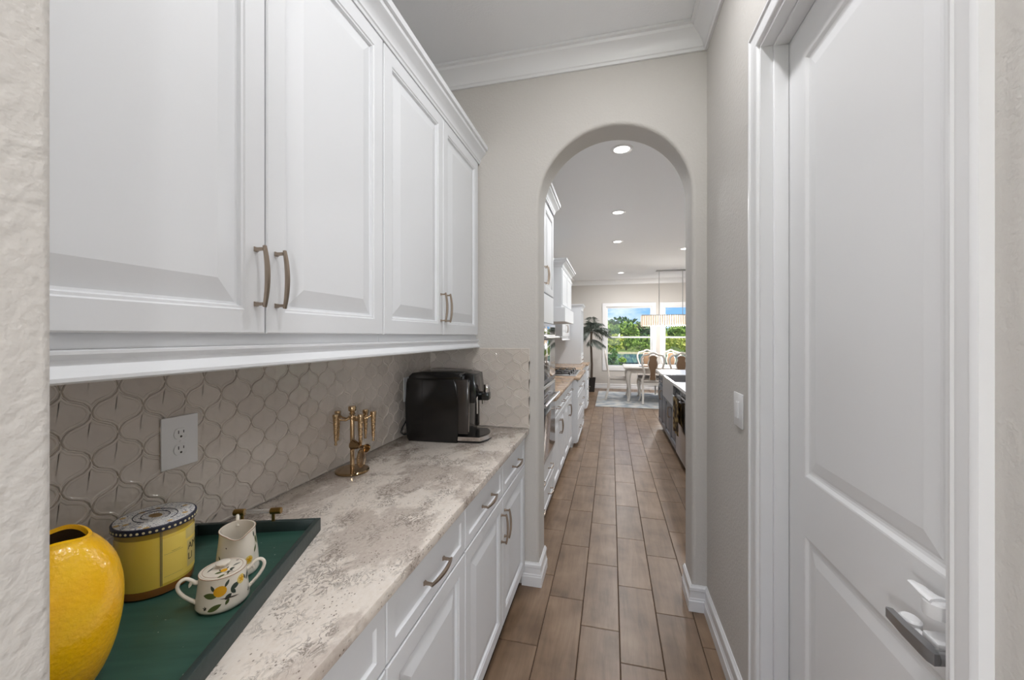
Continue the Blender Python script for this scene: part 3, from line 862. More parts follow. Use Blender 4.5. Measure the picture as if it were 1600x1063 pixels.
# label strip with printed lines and letters, wrapped on the jar
def wrap_quad(b, a0, a1, z0, z1, r, n=10):
    V = [[b.bm.verts.new((r*math.cos(a0+(a1-a0)*i/n), r*math.sin(a0+(a1-a0)*i/n), z)) for i in range(n+1)] for z in (z0, z1)]
    for i in range(n): b.bm.faces.new((V[0][i], V[0][i+1], V[1][i+1], V[1][i]))
la = view_a+.10
b = MB(); wrap_quad(b, la+.06, la+1.9, .024, h-.030, CR+.0004, 24); lab = b.obj('label', M['labelp'], candle, fix=False)
b = MB(); wrap_quad(b, la, la+.022, .020, h-.012, CR+.0006, 2); wrap_quad(b, la+.036, la+.058, .020, h-.012, CR+.0006, 2)
wrap_quad(b, la+.10, la+.62, .082, .0824, CR+.0007); wrap_quad(b, la+.10, la+.62, .036, .0364, CR+.0007)
b.obj('printed_line', M['goldprint'], lab, fix=False)
b = MB(); wrap_quad(b, la+.72, la+1.7, .096, .118, CR+.0007, 14); wrap_quad(b, la+.78, la+1.7, .034, .090, CR+.0006, 14); b.obj('label_panel', M['labelw'], lab, fix=False)
def wrapped_text(s, size, a0, z, r, mat, parent):
    cu = bpy.data.curves.new('lettering', 'FONT'); cu.body = s; cu.size = size; cu.resolution_u = 3
    to = bpy.data.objects.new('lettering_tmp', cu); COL.objects.link(to)
    dg = bpy.context.evaluated_depsgraph_get(); me = bpy.data.meshes.new_from_object(to.evaluated_get(dg))
    bpy.data.objects.remove(to)
    for v in me.vertices:
        a = a0+v.co.x/r; zz = z+v.co.y
        v.co = Vector((r*math.cos(a), r*math.sin(a), zz))
    me.materials.clear()
    return mobj('lettering', me, mat, parent)
wrapped_text('AM', .021, la+.80, .070, CR+.0010, M['ink'], lab)
wrapped_text('LI', .021, la+.80, .048, CR+.0010, M['ink'], lab)
wrapped_text('\u00b7\u2014\u2014\u00b7', .007, la+.28, .0835, CR+.0010, M['ink'], lab)

# ------------------------------------------------------------------ painted creamware
M['creamware'] = plain('ivory_ceramic', lin(236, 228, 214), .14, coat=.3)
M['pline'] = plain('brown_rim_line', lin(150, 104, 70), .35)
M['plem'] = plain('painted_lemon_yellow', lin(226, 168, 40), .25)
M['plem2'] = plain('painted_pale_lemon', lin(228, 202, 112), .25)
M['pleaf'] = plain('painted_leaf_green', lin(86, 98, 52), .3)
M['pleaf2'] = plain('painted_leaf_dark', lin(58, 70, 60), .3)
M['pbee'] = plain('painted_bee_brown', lin(62, 46, 40), .35)
def leafshape(L=1, W=.38, n=7):
    up = [(L*i/n, W*math.sin(PI*i/n)**.8*.5) for i in range(n+1)]
    return up+[(x, -y) for x, y in reversed(up[1:-1])]
def circ(r=1, n=14, sx=1): return [(r*sx*math.cos(2*PI*i/n), r*math.sin(2*PI*i/n)) for i in range(n)]
def place(P, x, y, rot, sc): 
    c_, s_ = math.cos(rot), math.sin(rot)
    return [(x+(px*c_-py*s_)*sc, y+(px*s_+py*c_)*sc) for px, py in P]
def decal(parent, name, mat, polys, surf, off=.0003):
    """polys in local metres (u along surface, v up)"""
    for P in polys:
        b = MB()
        cx = sum(p[0] for p in P)/len(P); cy = sum(p[1] for p in P)/len(P)
        Q = []
        for k in range(len(P)):
            Q += [P[k], ((P[k][0]+P[(k+1) % len(P)][0])/2, (P[k][1]+P[(k+1) % len(P)][1])/2)]
        rg = [[b.bm.verts.new(surf(cx+(u-cx)*f, cy+(v-cy)*f, off)) for u, v in Q] for f in (.25, .5, .75, 1)]
        b.bm.faces.new(rg[0])
        for A, C in zip(rg, rg[1:]):
            for k in range(len(Q)): b.bm.faces.new((A[k-1], A[k], C[k], C[k-1]))
        b.obj(name, mat, parent, fix=True, smooth=0)
def lemon_sprig(parent, surf, u, v, sc, rot=0):
    T = lambda P, x, y, r, s: place(place(P, x, y, r, s), u, v, rot, sc)
    decal(parent, 'painted_lemon', M['plem'], [T(circ(1, 16, 1.1), 0, .25, 0, .36)], surf, .0006)
    decal(parent, 'painted_leaf', M['pleaf'], [T(leafshape(1, .42), -.15, .0, 2.95, .95), T(leafshape(1, .36), .0, -.62, 3.45, .95), T(leafshape(1, .5), .45, -.45, -2.2, .42)], surf)
    decal(parent, 'painted_leaf', M['pleaf2'], [T(leafshape(1, .6), .60, .12, .25, .62), T(leafshape(1, .5), .62, .12, -1.0, .5), T(leafshape(1, .6), .2, -.42, .5, .5), T(leafshape(1, .4), -.34, .3, 1.9, .5), T(leafshape(1, .34), .28, .4, .95, .55)], surf)
    decal(parent, 'painted_stem', M['pbee'], [T(leafshape(1, .07), -.1, -.25, -.25, 1.25), T(leafshape(1, .07), .5, -.1, -2.0, .5)], surf, .0004)
def bee(parent, surf, u, v, sc, rot=0):
    T = lambda P, x, y, r, s: place(place(P, x, y, r, s), u, v, rot, sc)
    decal(parent, 'painted_bee', M['pbee'], [T(leafshape(1, .45), -.5, 0, 0, 1), T(leafshape(1, .3), 0, 0, 1.9, .7), T(leafshape(1, .3), .1, 0, 1.1, .6), T(leafshape(1, .16), 0, 0, -1.6, .5)], surf)
def slice_(parent, surf, u, v, sc):
    decal(parent, 'painted_lemon_slice', M['plem2'], [place(circ(1, 16), u, v, 0, sc)], surf)
    decal(parent, 'painted_lemon_slice', M['plem'], [place(leafshape(1, .5), u+.1*sc, v, a, sc*.75) for a in (0.2, 1.4, 2.6, 3.9, 5.1)], surf, .0006)

# sugar bowl
SC_ = Vector((-.758, .634)); sh = .066
sugar = tag(empty('sugar_bowl', (SC_.x, SC_.y, ZS)), 'ivory lidded sugar bowl with two handles and painted lemons', 'sugar bowl')
sprof = [(.036, 0), (.043, .002), (.0455, .007), (.0445, .012), (.0430, .030), (.0405, .050), (.0395, sh-.003), (.0395, sh), (.036, sh)]
b = MB(); b.lathe(sprof, 48); b.obj('bowl', M['creamware'], sugar, smooth=50)
b = MB(); b.tube([(.0396*math.cos(a), .0396*math.sin(a), sh-.0005) for a in [2*PI*k/48 for k in range(48)]], .0006, 6, closed=True); b.obj('rim_line', M['pline'], sugar)
def lidz(r): return sh+.004*(1-(r/.036)**2)+.0008
b = MB(); b.lathe([(.037, sh-.001), (.037, sh+.001)]+[(r, lidz(r)) for r in (.034, .028, .02, .012, .006)]+[(.0055, lidz(0)+.003), (.0125, lidz(0)+.0065), (.0125, lidz(0)+.0085), (.008, lidz(0)+.0105), (0, lidz(0)+.011)], 40); slid = b.obj('bowl_lid', M['creamware'], sugar, smooth=50)
b = MB(); b.tube([(.0335*math.cos(a), .0335*math.sin(a), lidz(.0335)) for a in [2*PI*k/48 for k in range(48)]], .0004, 6, closed=True); b.obj('lid_line', M['pline'], slid)
ha = math.radians(50)
for sgn in (1, -1):
    b = MB(); dx, dy = math.cos(ha)*sgn, math.sin(ha)*sgn
    pp = [(.037, .052), (.044, .0535), (.050, .060), (.058, .0655), (.066, .0635), (.0705, .056), (.069, .046), (.062, .034), (.052, .023), (.042, .014)]
    pp = spline([p_+(q_,) for p_, q_ in zip(pp, [.0042, .004, .0034, .0033, .0033, .0033, .0033, .0034, .0036, .004])])
    b.tube([(r*dx, r*dy, z) for r, z, q_ in pp], [q_ for r, z, q_ in pp], 12)
    b.tube([(.049*dx, .049*dy, .058), (.052*dx, .052*dy, .051), (.0535*dx, .0535*dy, .047)], [.0034, .003, .001], 8)
    b.obj('bowl_handle', M['creamware'], sugar, smooth=60)
def prof_r(prof, z):
    for (r0, z0), (r1, z1) in zip(prof, prof[1:]):
        if z0 <= z <= z1 and z1 > z0: return r0+(r1-r0)*(z-z0)/(z1-z0)
    return prof[-2][0]
def side_surf(prof, a0):
    def f(u, v, off):
        r = prof_r(prof, v); a = a0+u/r; r += off
        return (r*math.cos(a), r*math.sin(a), v)
    return f
va = math.atan2(-SC_.y, -SC_.x)
ss = side_surf(sprof, va)
lemon_sprig(sugar, ss, -.004, .036, .027, .1)
bee(sugar, ss, -.030, .014, .008, .9); bee(sugar, ss, .054, .018, .008, 1.2)
slice_(sugar, ss, .032, .050, .0085); decal(sugar, 'painted_leaf', M['pleaf2'], [place(leafshape(), .046, .040, .9, .018), place(leafshape(), .044, .044, 2.1, .012)], ss)
def top_surf(a0):
    def f(u, v, off):
        c_, s_ = math.cos(a0), math.sin(a0); x, y = u*c_-v*s_, u*s_+v*c_
        return (x, y, lidz(math.hypot(x, y))+off)
    return f
ts = top_surf(va+PI/2)
lemon_sprig(slid, ts, .002, -.021, .0145, .1); bee(slid, ts, .024, .014, .006, .3)
decal(slid, 'painted_leaf', M['pleaf2'], [place(leafshape(1, .2), -.026, -.006, .8, .016), place(leafshape(1, .2), .016, -.008, .6, .016)], ts, .0004)

# creamer
KC = Vector((-.822, .722)); kh = .100
creamer = tag(empty('creamer', (KC.x, KC.y, ZS)), 'ivory cream jug with a wavy spout and painted lemons', 'jug')
kprof = [(.034, 0), (.0405, .002), (.0425, .007), (.0415, .012), (.0395, .045), (.0355, .075), (.0345, .09), (.0345, kh)]
kv = math.atan2(-KC.y, -KC.x)
def jug_rows(ins):
    n = 56; R = []; t = MB()
    for r, z in kprof:
        row = []
        for k in range(n):
            a = 2*PI*k/n; d = math.atan2(math.sin(a-kv), math.cos(a-kv)); f = max(0, (z-.06)/.04)
            sp = math.exp(-(d/.42)**2)*f; dip = math.exp(-(d/1.0)**2)*f
            rad = (r-ins)+.010*sp; zz = z-.006*dip-.004*sp+(.003 if ins and z < .01 else 0)+.003*f*math.exp(-((abs(d)-PI)/.8)**2)
            row.append(t.bm.verts.new((rad*math.cos(a), rad*math.sin(a), zz)))
        R.append(row)
    return t, R, n
t, R, n = jug_rows(0)
inner = []
t2, R2, _ = jug_rows(.0025)
rows = R+[[t.bm.verts.new(v.co) for v in row] for row in reversed(R2)]
t2.bm.free()
for A, C in zip(rows, rows[1:]):
    for k in range(n): t.bm.faces.new((A[k], A[(k+1) % n], C[(k+1) % n], C[k]))
t.bm.faces.new(list(reversed(rows[0]))); t.bm.faces.new(rows[-1])
rimpts = [v.co.copy() for v in R[-1]]
t.obj('jug_body', M['creamware'], creamer, smooth=50)
b = MB(); b.tube([p+Vector((p.x*.012, p.y*.012, -.0005)) for p in rimpts], .0006, 6, closed=True); b.obj('rim_line', M['pline'], creamer)
b = MB(); dx, dy = -math.cos(kv), -math.sin(kv)
pp = [(.033, .090), (.040, .104), (.047, .108), (.056, .104), (.062, .090), (.061, .070), (.054, .048), (.046, .034), (.038, .026)]
pp = spline(pp)
b.tube([(r*dx, r*dy, z) for r, z in pp], .0038, 12); b.obj('jug_handle', M['creamware'], creamer, smooth=60)
ks = side_surf(kprof, kv)
slice_(creamer, ks, .012, .075, .0075); bee(creamer, ks, .012, .055, .009, .8); bee(creamer, ks, -.018, .070, .011, -.4)
decal(creamer, 'painted_leaf', M['pleaf2'], [place(leafshape(1, .25), -.018, .078, -.9, .016), place(leafshape(1, .3), -.014, .044, .7, .014), place(leafshape(1, .3), -.034, .044, 2.2, .012)], ks)
decal(creamer, 'painted_lemon', M['plem'], [place(circ(1, 14, 1.1), -.022, .042, 0, .0075)], ks)
slice_(creamer, ks, .022, .036, .0085)
decal(creamer, 'painted_leaf', M['pleaf'], [place(leafshape(1, .35), .040, .080, -1.2, .022), place(leafshape(1, .35), .042, .060, -2.0, .016)], ks)
decal(creamer, 'painted_leaf', M['pleaf2'], [place(leafshape(1, .3), .034, .092, -1.4, .014)], ks, .0004)

# ------------------------------------------------------------------ bar tool stand
ST = (-1.005, 1.385)
stand = tag(empty('bar_tool_stand', (ST[0], ST[1], ZTOP)), 'champagne gold bar tool stand on a round polished base', 'bar stand')
b = MB(); b.lathe([(.062, .0005), (.065, .003), (.065, .008), (.062, .011), (.01, .0115), (0, .0115)], 40); b.obj('base', M['goldmirror'], stand, smooth=40)
b = MB(); b.lathe([(.0085, .011), (.0085, .215), (.006, .2255), (.006, .228)], 18); b.obj('pole', M['gold'], stand)
b = MB(); b.lathe([(.006, .226), (.012, .230), (.012, .234), (.009, .236), (.009, .240), (.0145, .244), (.0155, .256), (.0135, .262), (0, .263)], 24); b.obj('finial', M['gold'], stand)
hub = MB(); hub.lathe([(.013, .210), (.015, .213), (.015, .221), (.013, .224)], 20); hub.obj('hub', M['gold'], stand)
vdir = math.atan2(-ST[1], -ST[0])
VR, VF = Vector((.97, .2426)), Vector((-.2426, .97))
TO = [VR*lt+VF*dp for lt, dp in ((-.071, .030), (-.046, -.045), (.050, -.045), (.076, .024), (.030, .062))]
for dx, dy in TO:
    b = MB(); b.tube([(.13*dx, .13*dy, .217), (.4*dx, .4*dy, .209), (.7*dx, .7*dy, .212), (dx, dy, .226)], [.006, .0045, .004, .004], 8); b.obj('arm', M['gold'], stand, smooth=60)
def tool_mesh(b, x, y, z, L=.115):
    p = [(.005, -L), (.0055, -L+.004), (.004, -L+.010), (.0065, -L+.022)]
    for i in range(5):
        q = -L+.03+i*(L-.035)/5
        p += [(.0068+i*.0008, q), (.0074+i*.0009, q+.003), (.0066+i*.0009, q+.006)]
    p += [(.012, -.004), (.0125, 0), (.011, .005), (0, .006)]
    b.lathe(p, 16, c=(x, y, z)); return b
TB = [(ST[0]+d[0], ST[1]+d[1]) for d in TO]
labs = ['gold tapered bar tool handle hanging at the tiled wall side of the stand', 'gold tapered bar tool hanging next to the pole, point down', None, 'gold tapered bar tool hanging above the jigger', 'gold bar tool hanging behind the stand pole']
for k, (x, y) in enumerate(TB):
    if k == 2: continue
    b = tool_mesh(MB(), 0, 0, 0)
    tag(b.obj('bar_tool', M['gold'], None, (x, y, ZTOP+.232), smooth=40), labs[k], 'bar tool', 'gold bar tools on the stand')
x, y = TB[2]
st_ = tag(empty('cocktail_strainer', (x, y, ZTOP+.232)), 'gold cocktail strainer with a wire coil hanging on the stand front', 'strainer', 'gold bar tools on the stand')
tool_mesh(MB(), 0, 0, 0, .125).obj('handle', M['gold'], st_, smooth=40)
# strainer disc hangs vertically, facing the room corner
fa = vdir+1.15
fm = Matrix.Rotation(fa, 4, 'Z') @ Matrix.Rotation(PI/2, 4, 'Y')
b = MB(); b.lathe([(.031, -.0012), (.034, -.0008), (.034, .0008), (.031, .0012)], 32, M=Matrix.Translation((0, 0, -.163)) @ fm); b.obj('strainer_plate', M['goldmirror'], st_)
b = MB(); pts = []
for i in range(240):
    a = 2*PI*i/240; ph = 2*PI*i/240*40; r = .033+.004*math.cos(ph); z = .006+.004*math.sin(ph)
    pts.append((Matrix.Translation((0, 0, -.163)) @ fm) @ Vector((r*math.cos(a), r*math.sin(a), z)))
b.tube(pts, .0007, 4, closed=True); b.obj('coil', M['gold'], st_)
# jigger hooked over the strainer handle: double cone lying level
ja = math.atan2((VR*.82-VF*.57).y, (VR*.82-VF*.57).x)
jig = tag(empty('jigger', (TB[2][0], TB[2][1], ZTOP+.118)), 'gold double ended jigger hooked onto the stand, open cup outward', 'jigger')
jm = Matrix.Translation((.022*math.cos(vdir), .022*math.sin(vdir), 0)) @ Matrix.Scale(.9, 4) @ Matrix.Rotation(ja, 4, 'Z') @ Matrix.Rotation(PI/2, 4, 'Y')
b = MB(); b.lathe([(.0, .004), (.006, .005), (.010, .018), (.0155, .036), (.0175, .042), (.0165, .042), (.0145, .036), (.009, .019), (0, .014)], 28, M=jm); b.obj('small_cup', M['goldmirror'], jig, smooth=50)
b = MB(); b.lathe([(.0, -.004), (.006, -.005), (.013, -.020), (.0195, -.046), (.0215, -.052), (.0205, -.052), (.0185, -.046), (.012, -.021), (0, -.016)], 28, M=jm); b.obj('large_cup', M['goldmirror'], jig, smooth=50)
b = MB(); b.lathe([(.007, -.006), (.0085, -.003), (.0085, .003), (.007, .006)], 20, M=jm)
b.tube([(0, 0, .012), (.012*math.cos(vdir), .012*math.sin(vdir), .012), (.026*math.cos(vdir), .026*math.sin(vdir), .006)], .003, 8); b.obj('waist_ring', M['gold'], jig)

# ------------------------------------------------------------------ coffee machine (front faces +x, its left side faces -y)
cof = tag(empty('coffee_machine', (-.885, 1.985, ZTOP), math.radians(4)), 'black automatic coffee machine with chrome drip tray rim on the counter', 'coffee machine')
BX0, BX1, HW, HT = -.150, .125, .120, .355
b = MB()   # side shells (slightly bowed), left is -y
for s in (-1, 1):
    pts = []
    nx = 8
    o = [(BX0+.012, .0005), (BX0+.002, .018), (BX0-.004, .10), (BX0-.006, .2), (BX0-.002, .30), (BX0+.004, .322), (BX1-.02, .322), (BX1-.004, .30), (BX1+.004, .2), (BX1+.002, .05), (BX1-.004, .0005)]
    y0, y1 = (-HW, -HW+.03) if s < 0 else (HW-.03, HW)
    b = MB(); b.prism(o, y0, y1, bev=.006); b.obj('side_shell', M['blackm'], cof, smooth=40)
b = MB(); b.box(BX0, BX1-.01, -HW+.02, HW-.02, .004, .318, .004); b.obj('body', M['blackm'], cof)
b = MB(); b.box(BX0+.085, BX0+.087, -HW-.0008, -HW+.004, .02, .318); b.obj('side_seam', M['blackp'], cof)
b = MB()   # lid block with sloped top
b.prism([(BX0+.008, .316), (BX1+.018, .316), (BX1+.020, .345), (BX1+.006, HT), (BX0+.085, HT+.003), (BX0+.03, HT-.004), (BX0+.012, .335)], -HW+.004, HW-.004, bev=.004); b.obj('lid', M['blackp'], cof)
for q in (-HW+.004, HW-.034):
    b = MB(); b.box(BX1-.03, BX1+.055, q, q+.030, .045, .322, .006); b.obj('front_cheek', M['greyp'], cof)
b = MB(); b.tube([(BX1+.056, -HW+.005, .31), (BX1+.058, -HW+.006, .2), (BX1+.057, -HW+.005, .06)], .0016, 6); b.obj('chrome_strip', M['chrome'], cof)
b = MB(); b.box(BX1-.02, BX1+.048, -HW+.034, HW-.034, .02, .20, .003); b.obj('cup_bay', M['blackp'], cof)
b = MB(); b.prism([(BX1, .20), (BX1+.078, .20), (BX1+.090, .24), (BX1+.076, .345), (BX1+.03, HT-.003), (BX1, .34)], -HW+.03, HW-.03, bev=.004); fr_ = b.obj('control_head', M['blackp'], cof)
b = MB(); b.box(BX1+.0885, BX1+.0915, -.05, .05, .250, .33, .001, M=Matrix.Translation((BX1+.090, 0, .24)) @ Matrix.Rotation(-.133, 4, 'Y') @ Matrix.Translation((-BX1-.090, 0, -.24))); b.obj('display', M['greyp'], fr_)
b = MB(); b.box(BX1+.075, BX1+.138, -.028, .028, .205, .248, .006); b.obj('spout_block', M['blackp'], cof)
b = MB(); b.lathe([(.016, 0), (.017, .002), (.017, .036), (.015, .04), (0, .04)], 20, c=(BX1+.124, -.004, .247)); b.obj('spout_cap', M['chrome'], cof)
for q in (-.013, .013):
    b = MB(); b.tube([(BX1+.105, q, .207), (BX1+.105, q, .185)], .006, 12); b.obj('spout_nozzle', M['chrome'], cof)
b = MB(); b.tube([(BX1+.07, -.06, .235), (BX1+.084, -.06, .2255), (BX1+.086, -.06, .20), (BX1+.086, -.06, .142)], [.008, .007, .0055, .005], 12); b.obj('steam_wand', M['chrome'], cof)
b = MB()
def tray_outline(gr):
    P = [(BX1-.01, -HW+.008+gr)]
    for i in range(9):
        t_ = -1+2*i/8; P.append((BX1+.150-gr-.036*t_*t_, t_*(HW-.012-gr)))
    P.append((BX1-.01, HW-.008-gr)); return P
def hprism(P, z0, z1):
    t = MB(); A = [t.bm.verts.new((x, y, z0)) for x, y in P]; B = [t.bm.verts.new((x, y, z1)) for x, y in P]
    n = len(P); t.bm.faces.new(list(reversed(A))); t.bm.faces.new(B)
    for i in range(n): t.bm.faces.new((A[i], A[(i+1) % n], B[(i+1) % n], B[i]))
    return t
hprism(tray_outline(.004), .003, .030).obj('drip_tray', M['blackm'], cof)
hprism(tray_outline(0), .012, .031).obj('tray_rim', M['chrome'], cof)
b = hprism(tray_outline(.012), .030, .0335); b.obj('tray_grid', M['blackp'], cof)
b = MB(); b.tube([(BX0+.01, -.05, .03), (BX0-.02, -.055, .02), (BX0-.040, -.07, .02), (BX0-.048, -.085, .035), (BX0-.046, -.07, .055), (BX0-.038, -.05, .08), (BX0-.030, -.03, .12)], .0035, 8)
b.obj('power_cord', M['rubber'], cof, smooth=60)

# ------------------------------------------------------------------ recessed lights
M['lens'] = plain('lit_lens', (1, 1, 1, 1), .4, em=((1, .97, .93, 1), 5))
def can_light(x, y, z, label, power, group='recessed ceiling lights', size=.13):
    o = tag(empty('recessed_light', (x, y, z)), label, 'ceiling light', group)
    b = MB(); b.lathe([(.062, -.001), (.066, -.006), (.086, -.005), (.092, -.0005)], 40, capb=False, capt=False); b.obj('trim_ring', M['trim'], o)
    b = MB(); b.lathe([(.0625, -.0015), (.05, -.003), (0, -.0035)], 32, capb=False); b.obj('lens', M['lens'], o)
    ld = bpy.data.lights.new('bulb', 'AREA'); ld.shape = 'DISK'; ld.size = size; ld.energy = power; ld.color = (.98, .985, 1)
    l = bpy.data.objects.new('bulb', ld); COL.objects.link(l); l.parent = o; l.location = (0, 0, -.008)
    return o
KG = 'recessed lights in the kitchen ceiling'
can_light(.085, 3.40, ZK, 'round recessed ceiling light just beyond the arch', LAMP_K*.6, KG)
can_light(.085, 5.13, ZK, 'round recessed ceiling light second from the arch', LAMP_K*.8, KG)
can_light(.10, 6.72, ZK, 'round recessed ceiling light third from the arch', LAMP_K, KG)
can_light(.23, 10.05, ZK, 'round recessed ceiling light by the far window wall', LAMP_K*1.5, KG)
can_light(1.26, 7.55, ZK, 'round recessed ceiling light above the island end', LAMP_K, KG)
for x, y in ((1.26, 4.6), (3.2, 4.0), (3.2, 7.0), (3.6, 10.0)):  # out-of-view lights added to help brighten the kitchen
    can_light(x, y, ZK, 'unseen recessed light added over the open side of the kitchen', LAMP_K, KG)
PG = 'recessed lights in the pantry ceiling'
can_light(.08, .50, ZC, 'round recessed ceiling light over the near end of the pantry counter', LAMP_P, PG)
can_light(.08, 1.42, ZC, 'round recessed ceiling light over the coffee machine end of the pantry', LAMP_P, PG)
for x, y in ((-1.2, -1.3), (1.2, -1.3), (-1.2, -3.0), (1.2, -3.0)):  # unseen fill lights added behind the camera to light the pantry
    can_light(x, y, ZC, 'unseen recessed fill light added in the room behind the pantry', FILL_R, 'added fill lights in the rear room')

# unseen glowing globes on poles, added behind the pantry as soft fill light
M['globe'] = plain('fill_light_globe', (1, 1, 1, 1), .3, em=((.985, .985, 1, 1), FILL_G))
for cx_, lb_ in ((-.9, 'unseen fill light globe added behind the pantry, on the tiled wall side'), (.55, 'unseen fill light globe added behind the pantry, on the white door side')):
    fl = tag(empty('fill_lamp', (cx_, -1.5, 0)), lb_, 'lamp')
    b = MB(); b.lathe([(.13, .0005), (.13, .02), (.02, .03), (0, .03)], 28); b.obj('base', M['brass'], fl)
    b = MB(); b.tube([(0, 0, .03), (0, 0, 1.33)], .010, 10); b.obj('pole', M['brass'], fl)
    b = MB(); b.lathe([(0, -.13)]+[(.13*math.sin(PI*k/10), -.13*math.cos(PI*k/10)) for k in range(1, 10)]+[(0, .13)], 20, c=(0, 0, 1.45)); b.obj('globe', M['globe'], fl)

# ------------------------------------------------------------------ far windows
for k, (x0, x1) in enumerate(WIN):
    w = struct(empty('window_%d' % (k+1), (0, 0, 0)))
    b = MB()
    def frame(b, x0, x1, z0, z1, t, y0, y1, bev=.004):
        b.box(x0, x0+t, y0, y1, z0, z1, bev); b.box(x1-t, x1, y0, y1, z0, z1, bev); b.box(x0+t, x1-t, y0, y1, z0, z0+t, bev); b.box(x0+t, x1-t, y0, y1, z1-t, z1, bev)
    frame(b, x0, x1, WZ0, WZ1, FR, YF-.022, YF-.0005); b.obj('window_casing', M['trim'], w, smooth=20)
    b = MB(); frame(b, x0+FR-.002, x1-FR+.002, WZ0+FR-.002, WZ1-FR+.002, .045, YF+.02, YF+.10); b.obj('window_frame', M['trim'], w, smooth=20)
    zm = 1.42
    gx0, gx1, gz0, gz1 = x0+FR+.042, x1-FR-.042, WZ0+FR+.042, WZ1-FR-.042
    b = MB(); b.box(gx0, gx1, YF+.045, YF+.085, zm-.022, zm+.022, .003); b.obj('meeting_rail', M['trim'], w)
    for z0, z1, yy in ((gz0, zm-.022, YF+.055), (zm+.022, gz1, YF+.072)):
        b = MB(); b.box(gx0, gx1, yy, yy+.004, z0, z1); b.obj('pane', M['glass'], w, smooth=0)

# ------------------------------------------------------------------ kitchen left run
def tower():
    c = tag(empty('oven_tower', (XLO, 2.53, 0), PI/2), 'tall white oven cabinet standing just beyond the arch', 'cabinet')
    w = .93; D = XLO-XL
    b = MB(); b.box(.001, w, .019, D-.002, .092, 2.52, .001); b.box(.001, w, .08, D-.002, .001, .092); b.obj('body', M['white'], c, smooth=20)
    hw_ = w/2
    cab_door(c, .003, 1.79, hw_-.005, .70, RAISED, pull=(hw_-.03, .13)); cab_door(c, hw_+.002, 1.79, hw_-.005, .70, RAISED, pull=(.026, .13))
    b = MB(); b.box(.003, w-.003, 0, .019, 1.56, 1.78, .002); b.obj('panel', M['white'], c)
    for z, h_ in ((.10, .19), (.30, .20)):
        d = cab_door(c, .003, z, w-.006, h_, DRAWR, 'drawer'); add_pull(d, .25, h_/2, True); add_pull(d, .68, h_/2, True)
    b = MB(); b.moulding([(0, 0), (w, 0), (w, D-.002)], [(a, z+.02) for a, z in cr]); b.obj('crown', M['white'], c, smooth=30)
    return c
tower()
def wall_oven(z0, z1, name, label, handle=True):
    o = tag(empty(name, (XLO, 2.56, 0), PI/2), label, 'oven'); w = .87
    b = MB(); b.box(0, w, -.018, .0175, z0, z1, .003); b.obj('fascia', M['steel'], o)
    b = MB(); b.box(.03, w-.03, -.022, -.017, z0+.03, z1-.115, .002); b.obj('glass_door', M['glassblack'], o)
    b = MB(); b.box(.03, w-.03, -.021, -.017, z1-.085, z1-.02, .002); b.obj('control_panel', M['glassblack'], o)
    b = MB(); zz = z1-.105
    b.tube([(.07, -.06, zz), (w-.07, -.06, zz)], .011, 12); b.tube([(.10, -.018, zz), (.10, -.06, zz)], .008, 8); b.tube([(w-.10, -.018, zz), (w-.10, -.06, zz)], .008, 8); b.obj('bar_handle', M['steel'], o)
wall_oven(1.10, 1.55, 'microwave_oven', 'stainless built-in microwave oven with dark glass, above the wall oven')
wall_oven(.515, 1.085, 'wall_oven', 'stainless built-in wall oven with bar handle, above the tower drawers')
G2 = 'white kitchen base cabinets'
lower(3.47, 4.33, 'white kitchen base cabinet next to the oven tower', group=G2)
lower(4.33, 5.19, 'white kitchen base cabinet between oven tower side and cooktop cabinet', group=G2)
def drawer_base(y0, y1, xf, label, zs, group=None, name='drawer_cabinet', zt=.8835):
    w = y1-y0; c = tag(empty(name, (xf, y0, 0), PI/2), label, 'cabinet', group); D = xf-XL
    b = MB(); b.box(.001, w-.001, .019, D-.002, .06, zt, .001); b.box(.001, w-.001, .07, D-.002, .001, .06); b.obj('body', M['white'], c, smooth=20)
    for z0, z1 in zs:
        d = cab_door(c, .004, z0, w-.008, z1-z0, DRAWR, 'drawer')
        if z1-z0 > .1: add_pull(d, .25*w, (z1-z0)/2, True); add_pull(d, .75*w, (z1-z0)/2, True)
    return c
drawer_base(5.20, 6.42, -.42, 'white drawer cabinet jutting out under the cooktop', [(.07, .37), (.38, .66), (.67, .865)])
lower(6.43, 7.69, 'white kitchen base cabinet beyond the cooktop drawers', group=G2)
drawer_base(7.70, 8.36, -.45, 'white drawer cabinet under the glass hutch', [(.07, .32), (.33, .52), (.53, .70), (.71, .865)])
def counter(name, x1, y0, y1, label, m='granite'):
    b = MB(); b.box(XL+.001, x1, y0, y1, .8845, ZTOP, .003); return tag(b.obj(name, M[m]), label, 'countertop')
counter('kitchen_counter', -.465, 3.465, 5.194, 'tan granite counter between the oven tower and cooktop')
counter('cooktop_counter', -.395, 5.195, 6.425, 'tan granite counter jutting out around the cooktop')
counter('kitchen_counter', -.465, 6.426, 7.694, 'tan granite counter between cooktop and hutch')
counter('hutch_counter', -.425, 7.695, 8.37, 'tan granite counter under the glass hutch')
# splash behind the counters
b = MB(); b.box(XL+.0005, XL+.01, 3.47, 7.69, ZTOP+.001, 1.375); tag(b.obj('kitchen_backsplash', M['tile'], smooth=0), 'taupe tiled splash behind the kitchen counters', 'backsplash')
